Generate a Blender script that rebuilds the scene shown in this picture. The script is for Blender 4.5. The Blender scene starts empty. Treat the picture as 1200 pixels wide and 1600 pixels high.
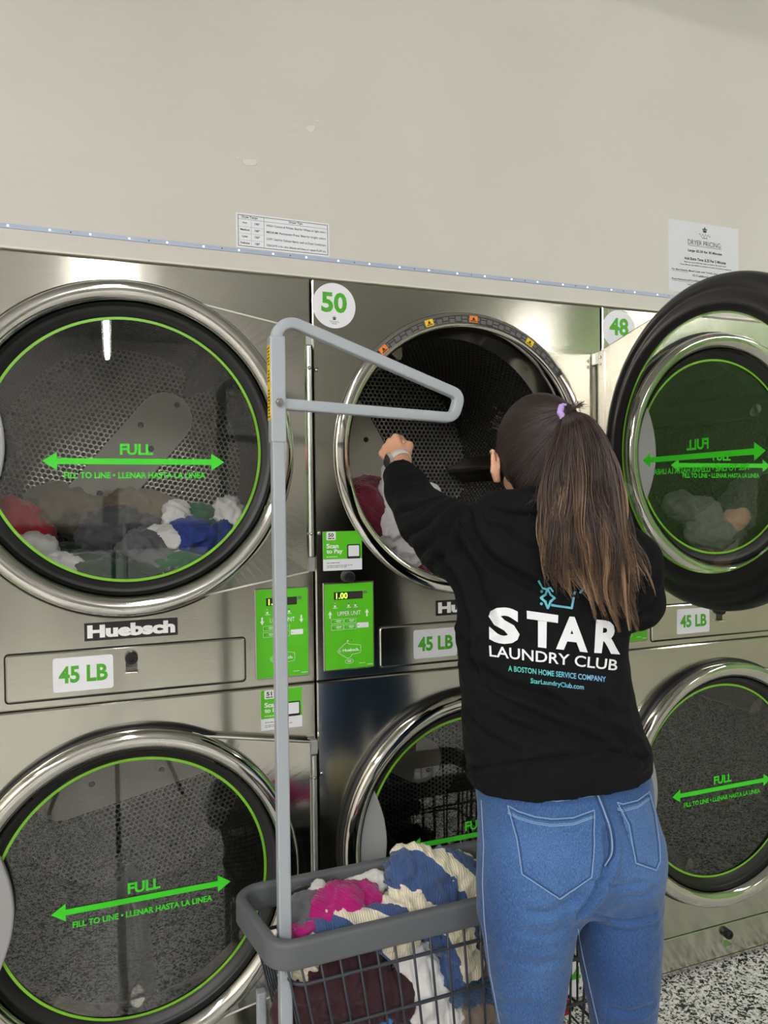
import bpy, bmesh, math, random
import numpy as np
from mathutils import Vector, Matrix, noise
from mathutils.bvhtree import BVHTree
random.seed(7); RNG = np.random.default_rng(7)
SC = bpy.context.scene
COL = SC.collection

# ------------------------------------------------------------------ camera
FPX, PITCH, YAW, ROLL = 1144.84, 0.01783, 0.35473, -0.011413
CAM = np.array([-0.47619, -1.79779, 1.49453])
_f = np.array([math.sin(YAW)*math.cos(PITCH), math.cos(YAW)*math.cos(PITCH), -math.sin(PITCH)])
_r0 = np.array([math.cos(YAW), -math.sin(YAW), 0.0]); _u0 = np.cross(_r0, _f)
_r = _r0*math.cos(ROLL) + _u0*math.sin(ROLL)
_u = -_r0*math.sin(ROLL) + _u0*math.cos(ROLL)
cd = bpy.data.cameras.new('camera'); cam = bpy.data.objects.new('camera', cd); COL.objects.link(cam)
cam.matrix_world = Matrix(((_r[0], _u[0], -_f[0], CAM[0]), (_r[1], _u[1], -_f[1], CAM[1]), (_r[2], _u[2], -_f[2], CAM[2]), (0, 0, 0, 1)))
cd.sensor_fit = 'VERTICAL'; cd.sensor_height = 24.0; cd.lens = 24.0*FPX/1600.0
cd.clip_start = 0.02; cd.clip_end = 60
SC.camera = cam
def ray(px, py): return _f + _r*(px-600)/FPX - _u*(py-800)/FPX
def at(px, py, D): return CAM + D*ray(px, py)             # point at depth D along the view axis
def on_y(px, py, Y):
    d = ray(px, py); return CAM + d*(Y-CAM[1])/d[1]
def on_z(px, py, Z):
    d = ray(px, py); return CAM + d*(Z-CAM[2])/d[2]

# ------------------------------------------------------------------ world, exposure
w = bpy.data.worlds.new('world'); SC.world = w; w.use_nodes = True
w.node_tree.nodes['Background'].inputs[0].default_value = (0.8, 0.82, 0.85, 1)
w.node_tree.nodes['Background'].inputs[1].default_value = 0.05
vs = SC.view_settings
vs.view_transform = 'Standard'; vs.look = 'None'; vs.exposure = 0.0; vs.gamma = 1.0; vs.use_curve_mapping = False
TUBE_POWER, FAR_POWER = 66.0, 290.0
TUBES = [(-0.50, -1.45, -3.75), (-0.50, -3.95, -6.3), (3.15, -0.9, -2.6), (3.5, -4.3, -5.1), (-2.9, -1.3, -3.4), (-2.9, -3.6, -6.0)]  # the two right-hand tubes are unseen additions; the short one brightens the soffit
TUBE_Z = 2.98

# ------------------------------------------------------------------ materials
def srgb(r, g, b):
    def c(v):
        v /= 255.0
        return v/12.92 if v <= .04045 else ((v+.055)/1.055)**2.4
    return (c(r), c(g), c(b), 1.0)
MATS = {}
def mat(name, col, rough=.5, metal=0., spec=.5, emit=None, estr=0., sheen=0., coat=0.):
    if name in MATS: return MATS[name]
    m = bpy.data.materials.new(name); m.use_nodes = True
    b = m.node_tree.nodes['Principled BSDF']
    b.inputs['Base Color'].default_value = col
    b.inputs['Roughness'].default_value = rough; b.inputs['Metallic'].default_value = metal
    b.inputs['Specular IOR Level'].default_value = spec
    b.inputs['Sheen Weight'].default_value = sheen; b.inputs['Coat Weight'].default_value = coat
    if emit: b.inputs['Emission Color'].default_value = emit; b.inputs['Emission Strength'].default_value = estr
    MATS[name] = m; return m
class N:
    """small node helper"""
    def __init__(s, m): s.t = m.node_tree; s.b = s.t.nodes.get('Principled BSDF')
    def new(s, typ, **kw):
        n = s.t.nodes.new(typ)
        for k, v in kw.items(): setattr(n, k, v)
        return n
    def link(s, a, b): s.t.links.new(a, b)
    def math(s, op, a, b=None, c=None):
        n = s.new('ShaderNodeMath', operation=op)
        for i, v in enumerate((a, b, c)):
            if v is None: continue
            if isinstance(v, (int, float)): n.inputs[i].default_value = v
            else: s.link(v, n.inputs[i])
        return n.outputs[0]
    def coord(s, which='Object', scale=(1, 1, 1), rot=(0, 0, 0)):
        c = s.new('ShaderNodeTexCoord'); mp = s.new('ShaderNodeMapping')
        mp.inputs['Scale'].default_value = scale; mp.inputs['Rotation'].default_value = rot
        s.link(c.outputs[which], mp.inputs[0]); return mp.outputs[0]
    def noise(s, vec, scale, detail=3, rough=.5, dist=0.):
        n = s.new('ShaderNodeTexNoise'); n.inputs['Scale'].default_value = scale
        n.inputs['Detail'].default_value = detail; n.inputs['Roughness'].default_value = rough; n.inputs['Distortion'].default_value = dist
        if vec is not None: s.link(vec, n.inputs['Vector'])
        return n.outputs['Fac']
    def ramp(s, fac, stops, interp='LINEAR'):
        n = s.new('ShaderNodeValToRGB'); n.color_ramp.interpolation = interp
        els = n.color_ramp.elements
        while len(els) < len(stops): els.new(0.5)
        for e, (p, c) in zip(els, stops): e.position = p; e.color = c if len(c) == 4 else (*c, 1)
        s.link(fac, n.inputs[0]); return n.outputs['Color']
    def bump(s, h, strength=.3, dist=.002):
        n = s.new('ShaderNodeBump'); n.inputs['Strength'].default_value = strength; n.inputs['Distance'].default_value = dist
        s.link(h, n.inputs['Height']); s.link(n.outputs[0], s.b.inputs['Normal'])
    def range(s, v, a, b):
        n = s.new('ShaderNodeMapRange'); n.inputs['To Min'].default_value = a; n.inputs['To Max'].default_value = b
        s.link(v, n.inputs[0]); return n.outputs[0]

def steel_mat(name, col, r0, r1, aniso=.6, brush=1.0):
    m = mat(name, col, .2, 1.0); n = N(m)
    fine = n.noise(n.coord('Object', (6, 6, 700)), 1.0, 2)        # horizontal brushing
    big = n.noise(n.coord('Object', (3, 3, 1.2)), 2.0, 3)
    n.link(n.range(n.math('ADD', n.math('MULTIPLY', fine, .45), n.math('MULTIPLY', big, .55)), r0, r1), n.b.inputs['Roughness'])
    n.b.inputs['Anisotropic'].default_value = aniso; n.b.inputs['Anisotropic Rotation'].default_value = .25
    tg = n.new('ShaderNodeTangent', direction_type='RADIAL', axis='Z'); n.link(tg.outputs[0], n.b.inputs['Tangent'])
    n.bump(n.math('ADD', fine, n.math('MULTIPLY', big, 6.0)), .12*brush, .0006)
    return m
M_STEEL = steel_mat('brushed_steel', srgb(200, 197, 186), .10, .22, .75)
M_STEELD = steel_mat('door_steel', srgb(205, 202, 194), .08, .16, .3, .6)
M_CHROME = mat('polished_steel', srgb(214, 211, 204), .09, 1.0)
M_BLACK = mat('black_rubber', srgb(13, 13, 15), .42)
M_DARK = mat('dark_gap', srgb(14, 14, 14), .8)
M_GREEN = mat('green_print', srgb(58, 214, 30), .5)
M_RINGG = mat('green_ring', srgb(122, 190, 40), .4)
M_PANEL = mat('panel_green', srgb(86, 192, 26), .4)
M_NUMG = mat('number_green', srgb(74, 168, 32), .45)
M_WHITE = mat('white_vinyl', srgb(232, 233, 240), .4)
M_WPRINT = mat('white_print', srgb(240, 240, 240), .45)
M_INK = mat('black_ink', srgb(25, 25, 27), .5)
M_HANDLE = mat('handle_grey', srgb(158, 158, 158), .45)
M_ALU = mat('hinge_aluminium', srgb(205, 207, 206), .32, .85)
M_SCREW = mat('screw_steel', srgb(190, 188, 182), .2, 1.0)
M_DIGIT = mat('lit_digit', srgb(200, 255, 60), .5, emit=(.55, 1, .06, 1), estr=1.6)
M_DIGITOFF = mat('unlit_digit', srgb(62, 48, 44), .5)
M_YELLOW = mat('yellow_label', srgb(240, 205, 30), .45)
M_ORANGE = mat('orange_label', srgb(238, 130, 40), .45)
M_CREAM = mat('painted_cream', srgb(228, 222, 204), .4, .0)

def glass_mat():
    m = bpy.data.materials.new('door_glass'); m.use_nodes = True; t = m.node_tree
    for nd in list(t.nodes): t.nodes.remove(nd)
    n = N(m); out = n.new('ShaderNodeOutputMaterial')
    tr = n.new('ShaderNodeBsdfTransparent'); tr.inputs[0].default_value = (.94, .95, .94, 1)
    gl = n.new('ShaderNodeBsdfGlossy'); gl.inputs['Roughness'].default_value = .0; gl.inputs[0].default_value = (1, 1, 1, 1)
    fr = n.new('ShaderNodeLayerWeight'); fr.inputs[0].default_value = .5
    fac = n.math('MINIMUM', n.math('ADD', .10, n.math('MULTIPLY', n.math('POWER', fr.outputs['Facing'], 5.0), .9)), .9)
    mx = n.new('ShaderNodeMixShader'); n.link(fac, mx.inputs[0]); n.link(tr.outputs[0], mx.inputs[1]); n.link(gl.outputs[0], mx.inputs[2])
    n.link(mx.outputs[0], out.inputs[0]); return m
M_GLASS = glass_mat()

def perf_mat(name, col):
    m = mat(name, col, .28, 1.0); n = N(m)
    uv = n.new('ShaderNodeTexCoord'); sp = n.new('ShaderNodeSeparateXYZ'); n.link(uv.outputs['UV'], sp.inputs[0])
    P = .0172
    u = n.math('DIVIDE', sp.outputs[0], P); v = n.math('DIVIDE', sp.outputs[1], P*1.7320508)
    def d(off):
        a = n.math('SUBTRACT', n.math('FRACT', n.math('ADD', u, off)), .5)
        b = n.math('MULTIPLY', n.math('SUBTRACT', n.math('FRACT', n.math('ADD', v, off)), .5), 1.7320508)
        return n.math('SQRT', n.math('ADD', n.math('MULTIPLY', a, a), n.math('MULTIPLY', b, b)))
    dd = n.math('MINIMUM', d(0.), d(.5))
    st = n.math('SMOOTH_MIN', n.math('MAXIMUM', n.math('MULTIPLY', n.math('SUBTRACT', dd, .34), 9.), 0.), 1., .05)
    mx = n.new('ShaderNodeMix', data_type='RGBA'); n.link(st, mx.inputs[0])
    mx.inputs[6].default_value = (.006, .006, .006, 1); mx.inputs[7].default_value = col
    n.link(mx.outputs[2], n.b.inputs['Base Color']); n.link(st, n.b.inputs['Metallic'])
    n.link(n.range(st, .8, .26), n.b.inputs['Roughness'])
    n.bump(n.math('MULTIPLY', dd, 1.0), .5, .004)
    return m
M_PERF = perf_mat('perforated_steel', srgb(186, 182, 172)); M_PERF_SHADE = perf_mat('perforated_steel_shaded', srgb(96, 94, 88))  # drum wall copy is darkened: the shade inside is put into its colour

def wall_mat():
    m = mat('wall_paint', srgb(206, 203, 195), .55); n = N(m)
    c = n.coord('Object')
    big = n.noise(c, 1.3, 3, .55)
    n.link(n.ramp(big, [(.3, srgb(201, 198, 190)), (.7, srgb(209, 206, 198))]), n.b.inputs['Base Color'])
    f = n.noise(c, 60, 4, .6); g = n.noise(n.coord('Object', (1, 1, 8)), 3, 3, .6)
    n.bump(n.math('ADD', n.math('MULTIPLY', f, .25), g), .25, .006)
    return m
M_WALL = wall_mat()
M_TRIM = mat('trim_paint', srgb(216, 213, 203), .4)
M_CEIL = mat('ceiling_paint', srgb(140, 140, 138), .7)
M_GWALL = mat('green_wall_paint', srgb(92, 134, 66), .5)

def floor_mat():
    m = mat('flake_floor', (1, 1, 1, 1), .28); n = N(m); c = n.coord('Object')
    v = n.new('ShaderNodeTexVoronoi'); v.inputs['Scale'].default_value = 165; v.inputs['Randomness'].default_value = 1
    dn = n.new('ShaderNodeTexNoise'); dn.inputs['Scale'].default_value = 90; n.link(c, dn.inputs['Vector'])
    ad = n.new('ShaderNodeMix', data_type='RGBA'); ad.inputs[0].default_value = .02
    n.link(c, ad.inputs[6]); n.link(dn.outputs['Color'], ad.inputs[7]); n.link(ad.outputs[2], v.inputs['Vector'])
    sp = n.new('ShaderNodeSeparateColor'); n.link(v.outputs['Color'], sp.inputs[0])
    col = n.ramp(sp.outputs[0], [(0, srgb(22, 22, 24)), (.26, srgb(74, 74, 76)), (.36, srgb(218, 217, 213)), (.70, srgb(248, 247, 243))], 'CONSTANT')
    n.link(col, n.b.inputs['Base Color']); return m
M_FLOOR = floor_mat()

# ------------------------------------------------------------------ object helpers
def tag(o, label=None, cat=None, group=None, kind=None):
    if label: o['label'] = label
    if cat: o['category'] = cat
    if group: o['group'] = group
    if kind: o['kind'] = kind
    return o
def empty(name, loc=(0, 0, 0), rz=0., parent=None, label=None, cat=None, group=None):
    o = bpy.data.objects.new(name, None); COL.objects.link(o); o.empty_display_size = .05
    o.location = loc; o.rotation_euler = (0, 0, rz)
    if parent: o.parent = parent
    return tag(o, label, cat, group)
def link(name, me, parent=None, loc=None, rz=None):
    o = bpy.data.objects.new(name, me); COL.objects.link(o)
    if parent: o.parent = parent
    if loc is not None: o.location = loc
    if rz is not None: o.rotation_euler = (0, 0, rz)
    return o
def mesh_np(name, V, F, m, smooth=True):
    me = bpy.data.meshes.new(name)
    me.from_pydata([tuple(map(float, v)) for v in V], [], [tuple(map(int, f)) for f in F]); me.materials.append(m)
    if smooth: me.polygons.foreach_set('use_smooth', [True]*len(me.polygons))
    me.update(); return me
def mesh_fast(name, V, Q, m, smooth=True):
    """numpy verts + equal-size faces (tris or quads)"""
    V = np.asarray(V, np.float32); Q = np.asarray(Q, np.int32); k = Q.shape[1]
    me = bpy.data.meshes.new(name); me.vertices.add(len(V)); me.vertices.foreach_set('co', V.ravel())
    me.loops.add(Q.size); me.loops.foreach_set('vertex_index', Q.ravel())
    me.polygons.add(len(Q)); me.polygons.foreach_set('loop_start', np.arange(0, Q.size, k, dtype=np.int32))
    me.polygons.foreach_set('loop_total', np.full(len(Q), k, np.int32))
    me.materials.append(m); me.update(calc_edges=True)
    if smooth: me.polygons.foreach_set('use_smooth', np.ones(len(Q), bool))
    me.validate(); return me

class MB:
    def __init__(s): s.v = []; s.f = []; s.uv = None
    def add(s, V, F):
        o = len(s.v); s.v += [tuple(map(float, p)) for p in V]; s.f += [tuple(int(i)+o for i in f) for f in F]; return s
    def box(s, x0, x1, y0, y1, z0, z1, b=0.):
        if b <= 0:
            V = [(x, y, z) for x in (x0, x1) for y in (y0, y1) for z in (z0, z1)]
            return s.add(V, [(0, 1, 3, 2), (4, 6, 7, 5), (0, 4, 5, 1), (2, 3, 7, 6), (0, 2, 6, 4), (1, 5, 7, 3)])
        bm = bmesh.new(); bmesh.ops.create_cube(bm, size=1)
        for v in bm.verts: v.co = Vector(((x0+x1)/2+v.co.x*(x1-x0), (y0+y1)/2+v.co.y*(y1-y0), (z0+z1)/2+v.co.z*(z1-z0)))
        bmesh.ops.bevel(bm, geom=bm.edges[:], offset=b, segments=2, profile=.5, affect='EDGES')
        bm.verts.index_update(); V = [v.co[:] for v in bm.verts]; F = [[v.index for v in f.verts] for f in bm.faces]; bm.free()
        return s.add(V, F)
    def poly(s, pts, y, depth=0., bev=0.):
        """ccw outline in (x,z) facing -y; depth>0 gives it thickness towards +y"""
        n = len(pts); c = np.mean(pts, 0)
        if bev > 0:
            q = inset(pts, bev); V = [(x, y, z) for x, z in q]+[(x, y+bev*.7, z) for x, z in pts]
            F = [tuple(range(n))]+[(i, n+i, n+(i+1) % n, (i+1) % n) for i in range(n)]
            if depth > 0:
                V += [(x, y+depth, z) for x, z in pts]; F += [(n+i, 2*n+i, 2*n+(i+1) % n, n+(i+1) % n) for i in range(n)]
            return s.add(V, F)
        V = [(x, y, z) for x, z in pts]; F = [tuple(range(n))]
        if depth > 0:
            V += [(x, y+depth, z) for x, z in pts]; F += [(i, n+i, n+(i+1) % n, (i+1) % n) for i in range(n)]
            F += [tuple(range(2*n-1, n-1, -1))]
        return s.add(V, F)
    def lathe(s, prof, cx, cz, n=96, a0=0., a1=2*math.pi, flip=False):
        """profile of (radius, y) turned about the y axis through (cx, cz)"""
        full = abs(a1-a0-2*math.pi) < 1e-6; m = n if full else n+1; k = len(prof)
        V = []; F = []
        for i in range(m):
            a = a0+(a1-a0)*i/n
            for r, y in prof: V.append((cx+r*math.cos(a), y, cz+r*math.sin(a)))
        for i in range(n):
            j = (i+1) % m
            for p in range(k-1):
                q = (i*k+p, i*k+p+1, j*k+p+1, j*k+p)
                F.append(q[::-1] if flip else q)
        return s.add(V, F)
    def tube(s, path, r, n=8, closed=False, cap=True, rad=None):
        P = [Vector(p) for p in path]; k = len(P); V = []; F = []
        up = None
        for i, p in enumerate(P):
            t = (P[(i+1) % k]-P[i-1]) if closed else (P[min(i+1, k-1)]-P[max(i-1, 0)])
            t.normalize()
            if up is None:
                up = Vector((0, 0, 1)) if abs(t.z) < .9 else Vector((1, 0, 0))
            a = t.cross(up).normalized(); b = a.cross(t).normalized(); up = b
            rr = rad[i] if rad is not None else r
            for j in range(n):
                an = 2*math.pi*j/n; V.append(p+a*rr*math.cos(an)+b*rr*math.sin(an))
        for i in range(k if closed else k-1):
            i2 = (i+1) % k
            for j in range(n):
                j2 = (j+1) % n; F.append((i*n+j, i*n+j2, i2*n+j2, i2*n+j))
        if cap and not closed: F += [tuple(range(n))[::-1], tuple((k-1)*n+j for j in range(n))]
        return s.add(V, F)
    def mesh(s, name, m, smooth=False, angle=None):
        me = bpy.data.meshes.new(name); me.from_pydata(s.v, [], s.f); me.materials.append(m)
        if smooth: me.polygons.foreach_set('use_smooth', [True]*len(me.polygons))
        me.update()
        if angle: me.set_sharp_from_angle(angle=angle)
        return me
    def obj(s, name, m, parent=None, smooth=False, angle=None, **kw): return link(name, s.mesh(name, m, smooth, angle), parent, **kw)
def inset(pts, d):
    P = np.array(pts, float); n = len(P); o = []
    for i in range(n):
        a = P[i]-P[i-1]; b = P[(i+1) % n]-P[i]; a /= np.linalg.norm(a)+1e-12; b /= np.linalg.norm(b)+1e-12
        na = np.array((-a[1], a[0])); nb = np.array((-b[1], b[0])); m = na+nb; m /= max(np.linalg.norm(m), 1e-9)
        o.append(P[i]+m*d/max(.35, m@na))
    return o
def rrect(x0, x1, z0, z1, r, n=5):
    o = []
    for cx, cz, a in ((x1-r, z0+r, -90), (x1-r, z1-r, 0), (x0+r, z1-r, 90), (x0+r, z0+r, 180)):
        for i in range(n+1):
            t = math.radians(a+90*i/n); o.append((cx+r*math.cos(t), cz+r*math.sin(t)))
    return o
def disc(cx, cz, r, n=48): return [(cx+r*math.cos(2*math.pi*i/n), cz+r*math.sin(2*math.pi*i/n)) for i in range(n)]

_TC = {}
def text2d(s, bold=0., res=3):
    """text as flat triangles: (V (n,2), F) scaled so its box starts at 0,0"""
    k = (s, bold, res)
    if k in _TC: return _TC[k]
    c = bpy.data.curves.new('t', 'FONT'); c.body = s; c.size = 1.0; c.offset = bold; c.resolution_u = res; c.fill_mode = 'FRONT'
    o = bpy.data.objects.new('t', c); COL.objects.link(o)
    me = o.to_mesh(); V = np.array([v.co[:2] for v in me.vertices]); F = [tuple(p.vertices) for p in me.polygons]
    o.to_mesh_clear(); bpy.data.objects.remove(o); bpy.data.curves.remove(c)
    V -= V.min(0); _TC[k] = (V, F); return V, F
def put_text(mb, s, x0, x1, z0, z1, y, bold=0., keep=False, shear=0., tilt=0., mirror=False):
    """fill the box with the text; keep=True keeps the letter shape and centres it"""
    V, F = text2d(s, bold); V = V.copy(); wd, hd = V.max(0)
    if keep:
        k = min((x1-x0)/wd, (z1-z0)/hd); V *= k; V += [(x0+x1-wd*k)/2, (z0+z1-hd*k)/2]
    else: V = V*[(x1-x0)/wd, (z1-z0)/hd]+[x0, z0]
    if tilt:
        c = np.array(((x0+x1)/2, (z0+z1)/2)); a = math.radians(tilt); R = np.array(((math.cos(a), -math.sin(a)), (math.sin(a), math.cos(a))))
        V = (V-c)@R.T+c
    mb.add([(p[0], y, p[1]) for p in V], F); return mb
def dup(o, parent=None):
    c = o.copy(); COL.objects.link(c); c.parent = parent
    for ch in [x for x in o.children]: dup(ch, c)
    return c

# ------------------------------------------------------------------ room
W = .876; ZU, ZL = 1.615, .590; HT, HM = 2.050, 1.0327
RX0, RX1, RY0, RZ1 = -4.2, 4.2, -7.4, 3.4
def struct(name, mb, m, smooth=False): return tag(mb.obj(name, m, smooth=smooth), kind='structure')
struct('floor', MB().box(RX0, RX1, RY0, 1.3, -.1, 0), M_FLOOR)
struct('ceiling', MB().box(RX0, RX1, RY0, 1.3, RZ1, RZ1+.1), M_CEIL)
wf = struct('wall_front', MB().box(RX0, RX1, -.004, .12, 2.056, RZ1).box(RX0, -W-.004, -.004, .12, 0, 2.056).box(2*W+.004, RX1, -.004, .12, 0, 2.056), M_WALL)
struct('trim_1', MB().box(-W, 2*W, -.0075, .1, 2.0515, 2.056), M_TRIM)
struct('wall_back', MB().box(RX0, RX1, RY0-.1, RY0, 0, RZ1), mat('back_wall_paint', srgb(150, 148, 142), .6))
struct('wall_left', MB().box(RX0-.1, RX0, RY0, 1.3, 0, RZ1), M_WALL)
struct('wall_right', MB().box(RX1, RX1+.1, -4.2, 1.3, 1.05, RZ1).box(RX1, RX1+.1, RY0, -4.2, 2.84, RZ1), M_GWALL)
struct('wall_right_far', MB().box(RX1, RX1+.1, RY0, -4.2, 0, 2.84).box(RX1, RX1+.1, -4.2, 1.3, 0, 1.05), mat('lower_wall_paint', srgb(172, 172, 152), .55))
struct('white_soffit', MB().box(3.1, RX1, -5.6, -5.2, 2.9, RZ1), M_WALL)  # white soffit out of view, known only from its reflection in the steel
# flaked paint on the wall
def flake(px, py, s, seed):
    rg = random.Random(seed); P = on_y(px, py, -.004); pts = []
    for i in range(9):
        a = 2*math.pi*i/9; r = s*(.55+.6*rg.random()); pts.append((P[0]+r*math.cos(a)*1.2, P[2]+r*math.sin(a)*.8))
    MB().poly(pts, -.0056, .0016, .0006).obj('paint_flake', M_TRIM, wf)
flake(486, 201, .013, 1); flake(390, 253, .015, 2); flake(372, 248, .005, 3); flake(497, 190, .004, 5)
# ceiling tube lights
for x, ya, yb in TUBES:
    t = empty('tube_light', (x, (ya+yb)/2, TUBE_Z), label='long suspended tube light over the aisle, %s' % ('left of the camera' if x < -1 else ('above the camera' if x < 1 else 'added right of the camera')) + (', far from the dryers' if yb < -4.5 else ', near the dryers'), cat='light', group='suspended tube lights')
    L = yb-ya
    MB().box(-.04, .04, L/2, -L/2, .02, .06).obj('housing', M_TRIM, t)
    far = yb < -5.5; mt = mat('tube_glow_far' if far else 'tube_glow', (1, 1, 1, 1), .5, emit=(1, .975, .955, 1), estr=FAR_POWER if far else TUBE_POWER)
    MB().tube([(0, L/2+.02, 0), (0, -L/2-.02, 0)], .022, 12).obj('tube', mt, t, True)
    for yy in (L/2+.3, -L/2-.3): MB().tube([(0, yy, .06), (0, yy, RZ1-TUBE_Z)], .003, 6).obj('suspension_rod', M_ALU, t)

# ------------------------------------------------------------------ stacked dryers
def frame2d(mb, x0, x1, z0, z1, t, y):
    for a in ((x0, x1, z0, z0+t), (x0, x1, z1-t, z1), (x0, x0+t, z0+t, z1-t), (x1-t, x1, z0+t, z1-t)):
        mb.poly([(a[0], a[2]), (a[1], a[2]), (a[1], a[3]), (a[0], a[3])], y)
def quad2(mb, x0, x1, z0, z1, y): mb.poly([(x0, z0), (x1, z0), (x1, z1), (x0, z1)], y)
def panel_hole(x0, x1, z0, z1, cx, cz, R, y=0.):
    e = .0035; N_ = 120
    ang = [2*math.pi*i/N_ for i in range(N_)]
    def ringpts(X0, X1, Z0, Z1):
        angs = sorted(ang+[math.atan2(zz-cz, xx-cx) % (2*math.pi) for xx in (X0, X1) for zz in (Z0, Z1)]); o = []
        for a in angs:
            c, s = math.cos(a), math.sin(a)
            t = min([((X1 if c > 0 else X0)-cx)/c if abs(c) > 1e-9 else 1e9, ((Z1 if s > 0 else Z0)-cz)/s if abs(s) > 1e-9 else 1e9])
            o.append((a, cx+c*t, cz+s*t))
        return o
    A = ringpts(x0+e, x1-e, z0+e, z1-e); n = len(A); mb = MB()
    V = [(cx+R*math.cos(a), y+.02, cz+R*math.sin(a)) for a, _, _ in A]
    V += [(cx+R*math.cos(a), y+.002, cz+R*math.sin(a)) for a, _, _ in A]
    V += [(cx+(R+.003)*math.cos(a), y, cz+(R+.003)*math.sin(a)) for a, _, _ in A]
    V += [(px, y, pz) for _, px, pz in A]
    sx = (x1-x0)/(x1-x0-2*e); mx = (x0+x1)/2; sz = (z1-z0)/(z1-z0-2*e); mz = (z0+z1)/2
    out = [(mx+(px-mx)*sx, mz+(pz-mz)*sz) for _, px, pz in A]
    V += [(px, y+e*.8, pz) for px, pz in out]; V += [(px, y+.04, pz) for px, pz in out]
    F = []
    for k in range(5):
        for i in range(n):
            j = (i+1) % n; F.append((k*n+i, k*n+j, (k+1)*n+j, (k+1)*n+i)[::-1])
    return mb.add(V, F)
ME = {}
CX = W/2
ME['panel_up'] = panel_hole(.003, W-.003, HM+.0015, HT, CX, ZU, .342).mesh('front_panel', M_STEEL)
ME['panel_lo'] = panel_hole(.003, W-.003, .012, HM-.0015, CX, ZL, .342).mesh('front_panel', M_STEEL)
mb = MB(); mb.box(.003, .012, .04, 1.05, .012, HT); mb.box(W-.012, W-.003, .04, 1.05, .012, HT); mb.box(.012, W-.012, .04, 1.05, HT-.01, HT); mb.box(.003, W-.003, 1.05, 1.06, .012, HT); mb.box(.012, W-.012, .04, 1.05, HM-.005, HM+.005); mb.box(.012, W-.012, .03, 1.05, .0, .02)
ME['cabinet'] = mb.mesh('cabinet', mat('cabinet_sheet', srgb(120, 120, 118), .5, .6))
ME['collar'] = MB().lathe([(.384, .001), (.382, -.006), (.376, -.011), (.352, -.011), (.345, -.007), (.341, .002), (.339, .03), (.339, .12)], CX, 0, 128).mesh('opening_rim', M_CHROME, True)
def drum():
    mb = MB(); R = .385; y0, y1 = .105, .80; n = 96
    mb.lathe([(.339, y0), (R, y0+.001), (R, y1), (.02, y1+.001)], 0, 0, n)
    me = mb.mesh('drum', M_PERF, True, math.radians(40)); uv = me.uv_layers.new(name='UVMap')
    me.materials.append(M_PERF_SHADE)
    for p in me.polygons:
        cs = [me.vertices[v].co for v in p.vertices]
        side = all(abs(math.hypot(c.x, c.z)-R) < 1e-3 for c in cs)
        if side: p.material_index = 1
        an = [math.atan2(c.z, c.x) for c in cs]
        if max(an)-min(an) > math.pi: an = [a+2*math.pi if a < 0 else a for a in an]
        for li, c, a in zip(p.loop_indices, cs, an):
            uv.data[li].uv = (a*R, c.y) if side else (c.x, c.z)
    return me
ME['drum'] = drum()
def bar_pts():
    L, w_ = .30, .088; o = []
    for sg in (1, -1):
        for i in range(9):
            t = math.radians(-90+180*i/8); o.append((sg*(L-w_+w_*math.cos(t)), sg*w_*math.sin(t)))
    return o
ME['arms'] = MB().poly(bar_pts(), .790, .008, .003).mesh('rear_bar', M_CREAM)
mb = MB()
for t, v in ((.10, -.03), (.14, .045), (.27, .0), (-.12, .0), (-.26, .02)): mb.lathe([(.0, .786), (.008, .786), (.010, .7895)], t, v, 12)
ME['bolts'] = mb.mesh('rear_bolts', M_BLACK)
mb = MB()
prof = [(.386, -.05), (.345, -.022), (.315, -.010), (.308, 0), (.315, .010), (.345, .022), (.386, .05)]
mb.add([(r, y, v) for y in (.13, .79) for r, v in prof], [(i, i+1, 8+i, 7+i) for i in range(6)]+[tuple(range(7))[::-1]])
ME['rib'] = mb.mesh('drum_rib', mat('rib_steel', srgb(120, 117, 108), .3, 1.0))

# door, built about its hinge axis (x = 0 on the axis, closed door reaches to -x)
HX, HY = .862, -.012
dcx = CX-HX
def dy(y): return y-HY
def door_plate():
    R, Ri = .380, .337; n = 144; xr = HX-.006-CX; zr = .300; a_t = math.radians(66)
    def outer(a):
        c, s = math.cos(a), math.sin(a)
        if abs(math.atan2(s, c)) > a_t: return R
        p = np.array((R*math.cos(a_t), R*math.sin(a_t))); q = np.array((xr, zr)); sg = 1 if s >= 0 else -1
        # line p-q (mirrored) or the hinge side
        best = 9
        for A, B in ((p, q), (q, np.array((xr, -zr)))):
            A = A*[1, sg] if A is p else A; B = B*[1, sg] if B is q and A is not q else B
            d = B-A; den = c*d[1]-s*d[0]
            if abs(den) < 1e-9: continue
            t = (A[0]*d[1]-A[1]*d[0])/den; u = (A[0]*s-A[1]*c)/den
            if t > 0 and -1e-6 <= u <= 1+1e-6: best = min(best, t)
        return best if best < 9 else xr/c
    aa = sorted([2*math.pi*i/n for i in range(n)]+[math.atan2(zr, xr), 2*math.pi-math.atan2(zr, xr)])
    mb = MB(); m = len(aa); lay = []
    def L(f, y): lay.append([(dcx+f(a)*math.cos(a), dy(y), f(a)*math.sin(a)) for a in aa])
    L(lambda a: Ri, -.002); L(lambda a: Ri, -.022); L(lambda a: outer(a)-.0055, -.0245); L(outer, -.0215); L(outer, -.004); L(lambda a: outer(a)-.004, -.002); L(lambda a: Ri, -.002)
    V = [p for l in lay for p in l]; F = []
    for k in range(len(lay)-1):
        for i in range(m):
            j = (i+1) % m; F.append((k*m+i, k*m+j, (k+1)*m+j, (k+1)*m+i)[::-1])
    return mb.add(V, F).mesh('door', M_STEELD)
ME['door'] = door_plate()
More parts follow.
